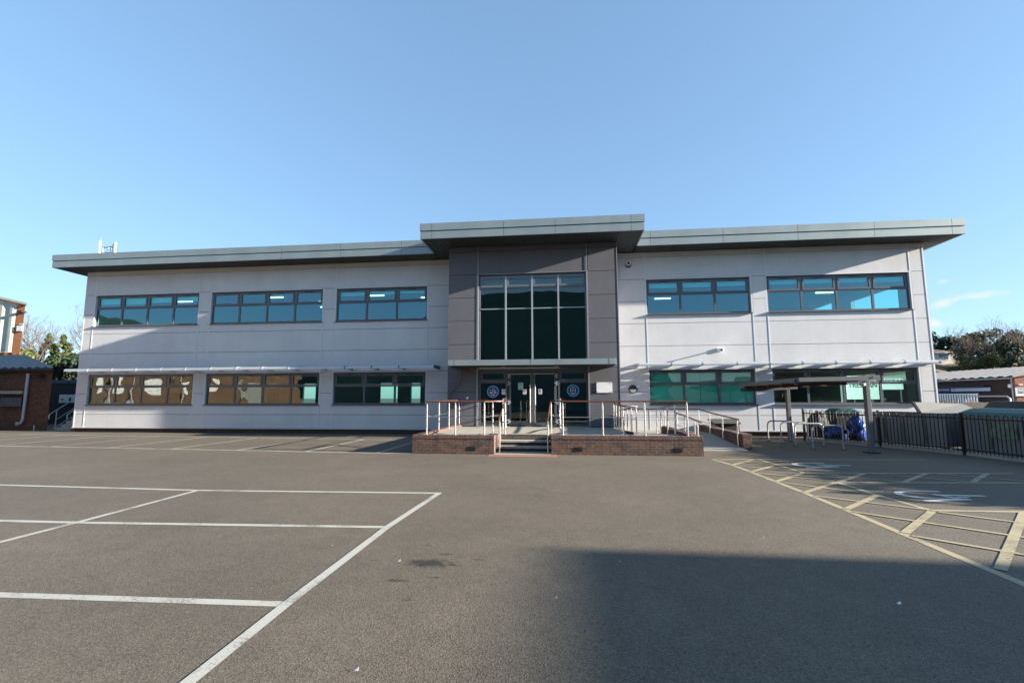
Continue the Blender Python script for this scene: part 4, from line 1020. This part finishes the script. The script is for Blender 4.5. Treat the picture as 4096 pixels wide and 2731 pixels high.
# telecom mast
t=thing('antenna_mast','lattice telecom mast with white panel antennas showing above the left roof','mast')
mx,my=-66,61
m=MB()
for dx,dy in ((-.6,-.5),(.6,-.5),(0,.6)): m.tube([(mx+dx,my+dy,0),(mx+dx,my+dy,23.4)],.05,6)
for i in range(24):
    z=i*.97
    m.tube([(mx-.6,my-.5,z),(mx+.6,my-.5,z+.97)],.025,5);m.tube([(mx+.6,my-.5,z),(mx,my+.6,z+.97)],.025,5)
m.tube([(mx-.7,my-.5,23.45),(mx+.7,my-.5,23.45),(mx,my+.6,23.45),(mx-.7,my-.5,23.45)],.06,6)
m.build('lattice',galv,t)
for x,h0,h1,y in ((mx-1.15,22.2,24.4,my-.6),(mx+1.4,22.2,24.0,my-.6),(mx+.95,22.2,24.0,my-.4)):
    m=MB();m.box(x-.14,x+.14,y-.08,y+.08,h0,h1);m.build('panel_antenna',white,t)
m=MB()
for z in (22.6,23.3): m.tube([(mx-1.15,my-.5,z),(mx+1.4,my-.5,z)],.04,6)
m.tube([(mx-1.1,my-.6,24.4),(mx-.95,my-.6,24.9)],.02,5);m.build('mounting_arm',galv,t)

# ------------------------------------------------------------------ right hand neighbours
t=thing('brick_works_unit','single storey brown brick unit with a corrugated roof behind the bins','building')
X0,Y0=34.2,41.3
m=MB();m.box(X0,X0+.3,Y0+.25,75,0,3.05);m.build('side_wall',viab,t)
m=MB();m.box(X0-.02,X0+14,Y0,Y0+.249,0,3.2);m.build('end_wall',redb,t)
m=MB();n=150;vs=[]
for i in range(n+1):
    y=Y0-.15+34*i/n;h=.055*math.sin(i*math.pi/2+.3)
    vs+= [(X0-.25,y,3.20+h),(X0+7,y,4.3+h)]
m.add(vs,[(2*i,2*i+2,2*i+3,2*i+1) for i in range(n)],True);m.add([(X0-.25,Y0-.15,3.10),(X0+7,Y0-.15,4.2),(X0+7,Y0-.15,4.3),(X0-.25,Y0-.15,3.22)],[(0,1,2,3)]);m.build('roof',asbest,t)
m=MB();m.tube([(X0-.15,Y0+.05,3.03),(X0-.15,75,3.03)],.06,8);m.tube([(X0-.1,Y0+.2,3.0),(X0-.1,Y0+.2,0)],.05,8);m.build('gutter',pipegrey,t)
m=MB();m.tube([(X0-.08,41.75,2.44),(X0,41.75,2.44)],.15,12);m.build('wall_lamp',white,t)
m=MB();m.box(X0-.5,X0,43.5,50.5,2.46,2.52);m.build('sign_hood',black,t)
m=MB();m.box(34.35,34.6,Y0-.12,Y0-.01,2.50,2.58);m.build('floodlight',white,t)
t=thing('fascia_sign','long blue and pale sign reading Via House on the brown brick unit','sign')
m=MB();m.box(X0-.08,X0-.02,47.55,50.2,2.10,2.44);m.build('name_panel',signblue,t)
m=MB();m.box(X0-.08,X0-.02,43.55,47.54,2.08,2.38);m.build('blank_panel',signlilac,t)
text('Via House',.34,(X0-.085,48.48,2.27),LEFTF,signw,'lettering',t)
text('26c',.16,(X0-.085,47.2,2.25),LEFTF,ink,'unit_number',t)
t=thing('unit_number_sign','white sign reading 26C on the red brick end wall at the right edge','sign')
m=MB();m.box(34.10,35.3,Y0-.06,Y0-.005,1.66,2.12);m.box(34.10,35.3,Y0-.06,Y0-.005,2.13,2.28);m.build('board',signw,t)
text('26C',.34,(34.5,Y0-.065,1.95),FRONT,ink,'unit_number',t)
text('Via House',.12,(34.52,Y0-.065,2.20),FRONT,ink,'name_line',t)
t=thing('picket_fence','white picket fence in front of the brown brick unit','fence')
m=MB()
for i in range(26): m.box(31.0,31.03,40.75+i*.26,40.88+i*.26,.1,1.82)
m.build('pickets',white,t)
m=MB();m.box(31.031,31.06,40.7,47.4,1.80,1.86);m.box(31.031,31.06,40.7,47.4,.4,.48);m.build('rail',white,t)
for y,lab in ((43.35,'orange and white traffic cone left of the other, by the white pickets'),(42.85,'middle orange traffic cone by the white pickets'),(42.0,'orange traffic cone at the right, behind the grey barrier')):
    t=thing('traffic_cone',lab,'cone',group='traffic cones by the pickets')
    m=MB();m.tube([(30.3,y,.82),(30.3,y,1.35)],.15,12,r2=.04);m.build('body',paint('cone_orange',(.75,.22,.01),.5) if 'cone_orange' not in MATS else MATS['cone_orange'],t)
    m=MB();m.box(30.1,30.5,y-.2,y+.2,.78,.82);m.build('base',rubber,t)
    m=MB();m.box(30.05,30.55,y-.25,y+.25,0,.78);m.build('kerb_block',conc,t)
t=thing('guard_barrier','grey tubular guard barrier in front of the brick unit','railing')
m=MB();m.tube([(29,39.9,0),(29,39.9,1.5),(29,39.75,1.65),(29,35.75,1.65),(29,35.55,1.5),(29,35.52,0)],.045,8);m.tube([(29,39.9,.9),(29,35.52,.9)],.035,8);m.build('tube_frame',galv,t)
t=thing('timber_fence','short weathered timber board fence panel beyond the bins','fence')
m=MB()
for i in range(20): m.box(27,27.03,33.4+i*.15,33.4+i*.15+.14,0,1.26)
m.build('boards',timber,t)
m=MB();m.box(26.95,27.07,36.42,36.54,0,1.42);m.build('post',timber,t)

# ------------------------------------------------------------------ vegetation
def leaves(mb,c,r,n,size,rnd,flat=1.0):
    c=Vector(c)
    for _ in range(n):
        while True:
            p=Vector((rnd.uniform(-1,1),rnd.uniform(-1,1),rnd.uniform(-1,1)))
            if .25<p.length<1: break
        p=c+Vector((p.x*r[0],p.y*r[1],p.z*r[2]))
        u=Vector((rnd.gauss(0,1),rnd.gauss(0,1),rnd.gauss(0,1)*flat)).normalized();v=u.orthogonal().normalized()
        if rnd.random()<.5: v=u.cross(v)
        s=size*rnd.uniform(.6,1.3)
        mb.add([p-u*s,p+v*s*.55,p+u*s,p-v*s*.55],[(0,1,2,3)])
def bare(mb,p,d,Ln,r,depth,rnd,tips=None,spread=.55,up=.12):
    seg=3;q=Vector(p);pts=[q.copy()];dd=Vector(d)
    for i in range(seg):
        dd=(dd+Vector((rnd.gauss(0,.10),rnd.gauss(0,.10),rnd.gauss(0,.06)+up*.3))).normalized();q=q+dd*Ln/seg;pts.append(q.copy())
    mb.tube(pts,r,5 if depth>2 else 3,False,r2=r*.6)
    if depth==0: return
    for i in range(rnd.choice((2,3,3))):
        a=pts[rnd.choice((2,3,3))] if i else pts[3]
        nd=(dd+Vector((rnd.gauss(0,spread),rnd.gauss(0,spread),rnd.gauss(.05,spread*.6)+up))).normalized()
        bare(mb,a,nd,Ln*rnd.uniform(.62,.85),r*.62,depth-1,rnd,tips,spread,up)
def bare_tree(x,y,z,h,seed,label,ivyn=0,depth=6,mat=None,group=None,ivytop=.5):
    rnd=random.Random(seed);t=thing('bare_tree',label,'tree',group=group)
    m=MB();bare(m,(x,y,z),(rnd.gauss(0,.06),rnd.gauss(0,.06),1),h*.31,h*.016,depth,rnd);m.build('trunk_and_branches',mat or bark,t)
    if ivyn:
        m=MB()
        for i in range(9):
            k=i/8;leaves(m,(x+rnd.gauss(0,.25),y+rnd.gauss(0,.2),z+h*ivytop*k),(h*.075*(1.3-k),h*.075*(1.3-k),h*.07),ivyn//9,h*.016,rnd)
        m.build('ivy',ivy,t)
    return t
def leafy(x,y,z,h,wd,seed,label,mat,cat='tree',name='evergreen_tree',n=1400,ls=.30,group=None):
    rnd=random.Random(seed);t=thing(name,label,cat,group=group)
    m=MB();m.tube([(x,y,z),(x+rnd.gauss(0,.1),y,z+h*.35),(x+rnd.gauss(0,.2),y,z+h*.7)],[h*.03,h*.022,h*.01],6);
    for i in range(4):
        a=rnd.uniform(0,6.28);m.tube([(x,y,z+h*.3+i*h*.1),(x+math.cos(a)*wd*.3,y+math.sin(a)*wd*.3,z+h*.5+i*h*.1)],h*.012,5,r2=h*.005)
    m.build('trunk',bark,t)
    m=MB();k=9
    for i in range(k):
        a=rnd.uniform(0,6.28);q=rnd.uniform(0,.32)*wd;zz=z+h*(.28+.58*i/(k-1))
        rr=wd*rnd.uniform(.22,.36)*(1.1-.45*i/(k-1))
        leaves(m,(x+math.cos(a)*q,y+math.sin(a)*q,zz),(rr,rr,rr*.7),n//k,ls,rnd)
    m.build('crown',mat,t)
    return t
# left: ivy clad bare trees behind the alley
for i,(x,y,h,s,iv,lab) in enumerate(((-54.2,45,11.6,11,900,'tall ivy clad bare tree in the middle of the left group'),(-51.8,44,11.4,23,900,'bare tree with ivy trunk nearest the office corner'),(-57.6,46,10.6,31,500,'slender bare tree beside the tall shed'),(-49.5,45,11.2,47,800,'bare ivy tree partly hidden by the office left corner'),(-56.0,43,8.0,53,900,'shorter bushy ivy tree between the bare trees'))):
    bare_tree(x,y,0,h,s,lab,iv*2,7 if h>9 else 6,barkl,None,.66)
for i,(x,y,h,wd,s,mt,lab) in enumerate(((-53.5,41,6.6,4.6,61,ivy,'dense ivy covered bush behind the alley gate'),(-49.6,41.5,6.4,4.6,67,ever,'dark evergreen bush behind the alley beside the office'),(-57.6,41,5.8,4.2,71,olive,'olive green bush behind the low roof'),(-46,42,6.2,4.6,73,ever,'dark bush just behind the office left corner'))):
    leafy(x,y,0,h,wd,s,lab,mt,'bush','bush',2200,.20)
m=MB();m.box(-56.6,-56.2,40,40.3,0,6.6);tag(m.build('chimney_post',cream),'pale upright post among the bushes behind the low roof','post')
t=thing('shade_hedge','unseen evergreen hedge beyond the row of bins','shade_hedge')  # added out of view to block sun and sky over the bays and fence
rnd=random.Random(77);m=MB()
for i in range(20): leaves(m,(15.7,6.0+i*.52,1.45-.35*(i<3)),(.8,.6,1.4-.35*(i<3)),520,.13,rnd)
m.add([(15.4,6.6,0),(16,6.6,0),(16,15.8,0),(15.4,15.8,0),(15.45,7.4,2.35),(15.95,7.4,2.35),(15.95,15.6,2.6),(15.45,15.6,2.6)],[(0,3,2,1),(4,5,6,7),(0,1,5,4),(1,2,6,5),(2,3,7,6),(3,0,4,7)])
m.build('foliage',ever,t)
m=MB()
for i in range(8): m.tube([(15.7,6.4+i,0),(15.7,6.4+i,1.8)],.04,6)
m.build('stem',bark,t)
# right: wooded hillside
m=MB();nx,ny=40,26;vs=[]
for j in range(ny+1):
    for i in range(nx+1):
        x=8+130*i/nx;y=52+90*j/ny
        k=min(1,max(0,(y-56)/40));zz=8.2*(k*k*(3-2*k))+.5*math.sin(x*.21+y*.13)+.4*math.sin(x*.5-y*.31)
        zz*=min(1,max(0,(x-12)/26)) if x<38 else 1
        vs.append((x,y,zz-.05-(.6 if j==0 or i==0 else 0)))
m.add(vs,[(j*(nx+1)+i,j*(nx+1)+i+1,(j+1)*(nx+1)+i+1,(j+1)*(nx+1)+i) for j in range(ny) for i in range(nx)],True)
tag(m.build('hill',paint('hill_soil',(.12,.075,.035),.95,0,.4,.6)),kind='structure')
HG='trees on the wooded hillside'
hl=[(62.2,93,5.6,6.5,ever,'dark rounded evergreen at the left end of the hilltop wood'),(66.2,94,5.4,6.5,ever,'second dark evergreen on the hilltop beside the lone bare tree'),(69.6,92,5.0,5.4,ever,'dark round evergreen in front of the hilltop wood'),
 (73.5,94,5.6,6.5,olive,'olive green tree at the middle of the hilltop wood'),(77.5,93,5.4,6,ever,'evergreen at the right end of the hilltop wood'),
 (58.0,71,7.6,4.8,ever,'tall dark ivy covered tree behind the red brick end wall'),(61.0,70,6.4,4.6,ivy,'green ivy covered tree at the right edge of the picture'),(55.0,70,5.6,4.0,ivy,'ivy covered tree left of the tall dark one'),(52.6,71,5.2,3.6,olive,'slim olive tree in front of the twiggy wood'),
 (63.8,70,6.6,5,olive,'olive tree right of the ivy covered tree')]
for i,(x,y,h,wd,mt,lab) in enumerate(hl):
    k=min(1,max(0,(y-56)/40));z=8.2*(k*k*(3-2*k))
    leafy(x,y,z-.4,h,wd,200+i,lab,mt,'tree','leafy_tree',1900 if y<80 else 1700,.20 if y<80 else .24,HG)
for i,(x,y,h,wd,mt,lab) in enumerate(((64.5,86,4.6,5.6,browntwig,'brown twiggy tree behind the white hillside house'),(69.5,84,5.2,5.6,olive,'olive tree above the timber rail fence'),(73.2,85,5.6,5.6,browntwig,'brown twiggy tree right of the hillside house'),(62.5,80,3.2,4.6,browntwig,'low brown thicket below the hillside house'),(66.5,78,2.8,4.2,olive,'low olive thicket under the rail fence'))):
    k=min(1,max(0,(y-56)/40));z=8.2*(k*k*(3-2*k))
    leafy(x,y,z-.5,h,wd,300+i,lab,mt,'tree','twiggy_tree',2400,.14,HG)
bare_tree(66.0,91,8.0,5.6,401,'lone bare tree standing on the hilltop skyline',0,6,barkl)
for i,(x,y,h,lab) in enumerate(((56.8,73,9.6,'tall bare tree with fanned branches above the dark ivy tree'),(54.4,74,8.6,'bare tree left of the fanned one on the right skyline'),(59.8,73,9.2,'bare tree at the right edge of the skyline'),(62.5,72,8.4,'bare tree furthest right on the skyline'))):
    bare_tree(x,y,2.2,h,410+i*7,lab,0,6,barkl)
for i,(x,y,lab) in enumerate(((46.2,63,'rusty bracken patch on the bank nearest the office corner'),(48.3,63.5,'rusty bracken patch at the middle of the bank'),(50.6,64,'rusty bracken patch at the right of the bank'),(45.0,64,'green bramble bush on the bank beside the office corner'))):
    rnd=random.Random(500+i);m=MB()
    for q in range(7): leaves(m,(x+rnd.gauss(0,.8),y+rnd.gauss(0,.6),1.6+rnd.uniform(0,1.6)),(.9,.8,.6),260,.12,rnd)
    tag(m.build('bracken' if i<3 else 'bramble_bush',bracken if i<3 else ivy),lab,'bush')
t=thing('hillside_house','cream rendered house with a brown hipped roof on the wooded hillside','house')
hx,hy,hz=63.0,89,7.0
m=MB();m.box(hx-5,hx+2.0,hy,hy+6,hz-1.5,hz+1.95);m.build('wall',cream,t)
m=MB();m.add([(hx-5.4,hy-.4,hz+1.95),(hx+2.4,hy-.4,hz+1.95),(hx+2.4,hy+6.4,hz+1.95),(hx-5.4,hy+6.4,hz+1.95),(hx-3,hy+3,hz+3.1),(hx-.2,hy+3,hz+3.1)],[(0,1,5,4),(1,2,5),(2,3,4,5),(3,0,4),(0,3,2,1)]);m.build('roof',brownroof,t)
m=MB();m.box(hx-5.4,hx+2.45,hy-.5,hy-.4,hz+1.85,hz+2.0);m.build('gutter',white,t)
m=MB();m.box(hx-.55,hx+1.0,hy-.06,hy-.001,hz+.85,hz+1.65);wv=m.build('window',white,t)
m=MB();m.box(hx-.48,hx+.12,hy-.075,hy-.061,hz+.92,hz+1.58);m.box(hx+.22,hx+.93,hy-.075,hy-.061,hz+.92,hz+1.58);m.build('pane',paint('sky_glass',(.10,.16,.24),.05),wv)
t=thing('rail_fence','pale timber post and rail fence on the hillside below the house','fence')
m=MB()
for x in (64.9,66.1,67.3,68.5,69.7): m.box(x,x+.14,86.0,86.14,5.4,8.2)
for z in (7.2,7.6,8.0): m.box(64.9,69.8,85.95,86.0,z,z+.10)
m.build('rails',timber,t)

# ------------------------------------------------------------------ buildings behind the camera (seen in the glass and as shadows)
t=thing('brick_warehouse','long sunlit orange brick warehouse along the left of the car park, seen in the windows','building')
m=MB();m.box(-42,-30,-8,17.5,0,5.4);m.build('wall',wareb,t)
m=MB();m.prism([(-29.7,-8.3,5.4),(-29.7,-8.3,5.55),(-36,-8.3,6.2),(-42.3,-8.3,5.55),(-42.3,-8.3,5.4)],(0,26.1,0));m.build('roof',greyroof,t)
m=MB()
for y,z in ((14.8,3.2),(13.2,4.2),(9.0,4.0),(7.2,2.6)): m.tube([(-29.93,y,0),(-29.93,y,z),(-29.93,y-.6,z+.7),(-29.93,y-.6,5.2)],.09,8)
m.build('drain_pipe',pipegrey,t)
for y in (15.2,13.9,11,8.2,5,0):
    m=MB();m.box(-30.04,-29.98,y,y+(.9 if y in (11,5,0) else .5),2.0,3.0);m.build('window',white,t)
m=MB();m.box(-29.98,-29.94,-2,1.6,0,3.2);m.build('roller_door',greywhite,t)
t=thing('industrial_shed','large dark clad industrial shed behind the car park, seen in the entrance glass','building')
m=MB();m.prism([(-21,-16,0),(12.5,-16,0),(12.5,-16,10.5),(6,-16,13.6),(-4.3,-16,14.2),(-14.5,-16,13.6),(-21,-16,10.5)],(0,-35,0));m.build('wall',paint('dark_green_cladding',(.09,.18,.165),.6,0,.15,1),t)
m=MB();m.box(-5,-1,-15.98,-15.9,0,5);m.build('shutter',greyroof,t)
m=MB();m.box(-38,-21.02,-30,-16.5,0,6.4);m.build('lean_to',MATS['dark_green_cladding'],t)
t=thing('neighbour_block','plain brick block right of the car park that throws the large shadow','building')
m=MB();m.box(31.35,52,-40,1.93,0,7.9);m.build('wall',redb,t)
m=MB();m.box(31.30,52.1,-40.1,1.96,7.9,8.05);m.build('roof',greyroof,t)
m=MB();m.box(30.1,31.35,-40,-.95,0,7.9);m.box(30.05,31.295,-40,-.92,7.9,8.05);m.build('projecting_bay',redb,t)
m=MB();nx,ny=50,14;vs=[]
for j in range(ny+1):
    for i in range(nx+1):
        a=R(150+150*i/nx);rr=90+160*j/ny
        k=j/ny;zz=(9+18*math.exp(-((i-19.5)/4)**2)+2*math.sin(i*.9+1))*(1-abs(2*k-1)**2)
        vs.append((math.cos(a)*rr,math.sin(a)*rr*1.0,max(-.5,zz-.5)))
m.add(vs,[(j*(nx+1)+i,(j+1)*(nx+1)+i,(j+1)*(nx+1)+i+1,j*(nx+1)+i+1) for j in range(ny) for i in range(nx)],True)
tag(m.build('hill',paint('hill_grass',(.05,.05,.025),.95,0,.5,.05)),kind='structure')
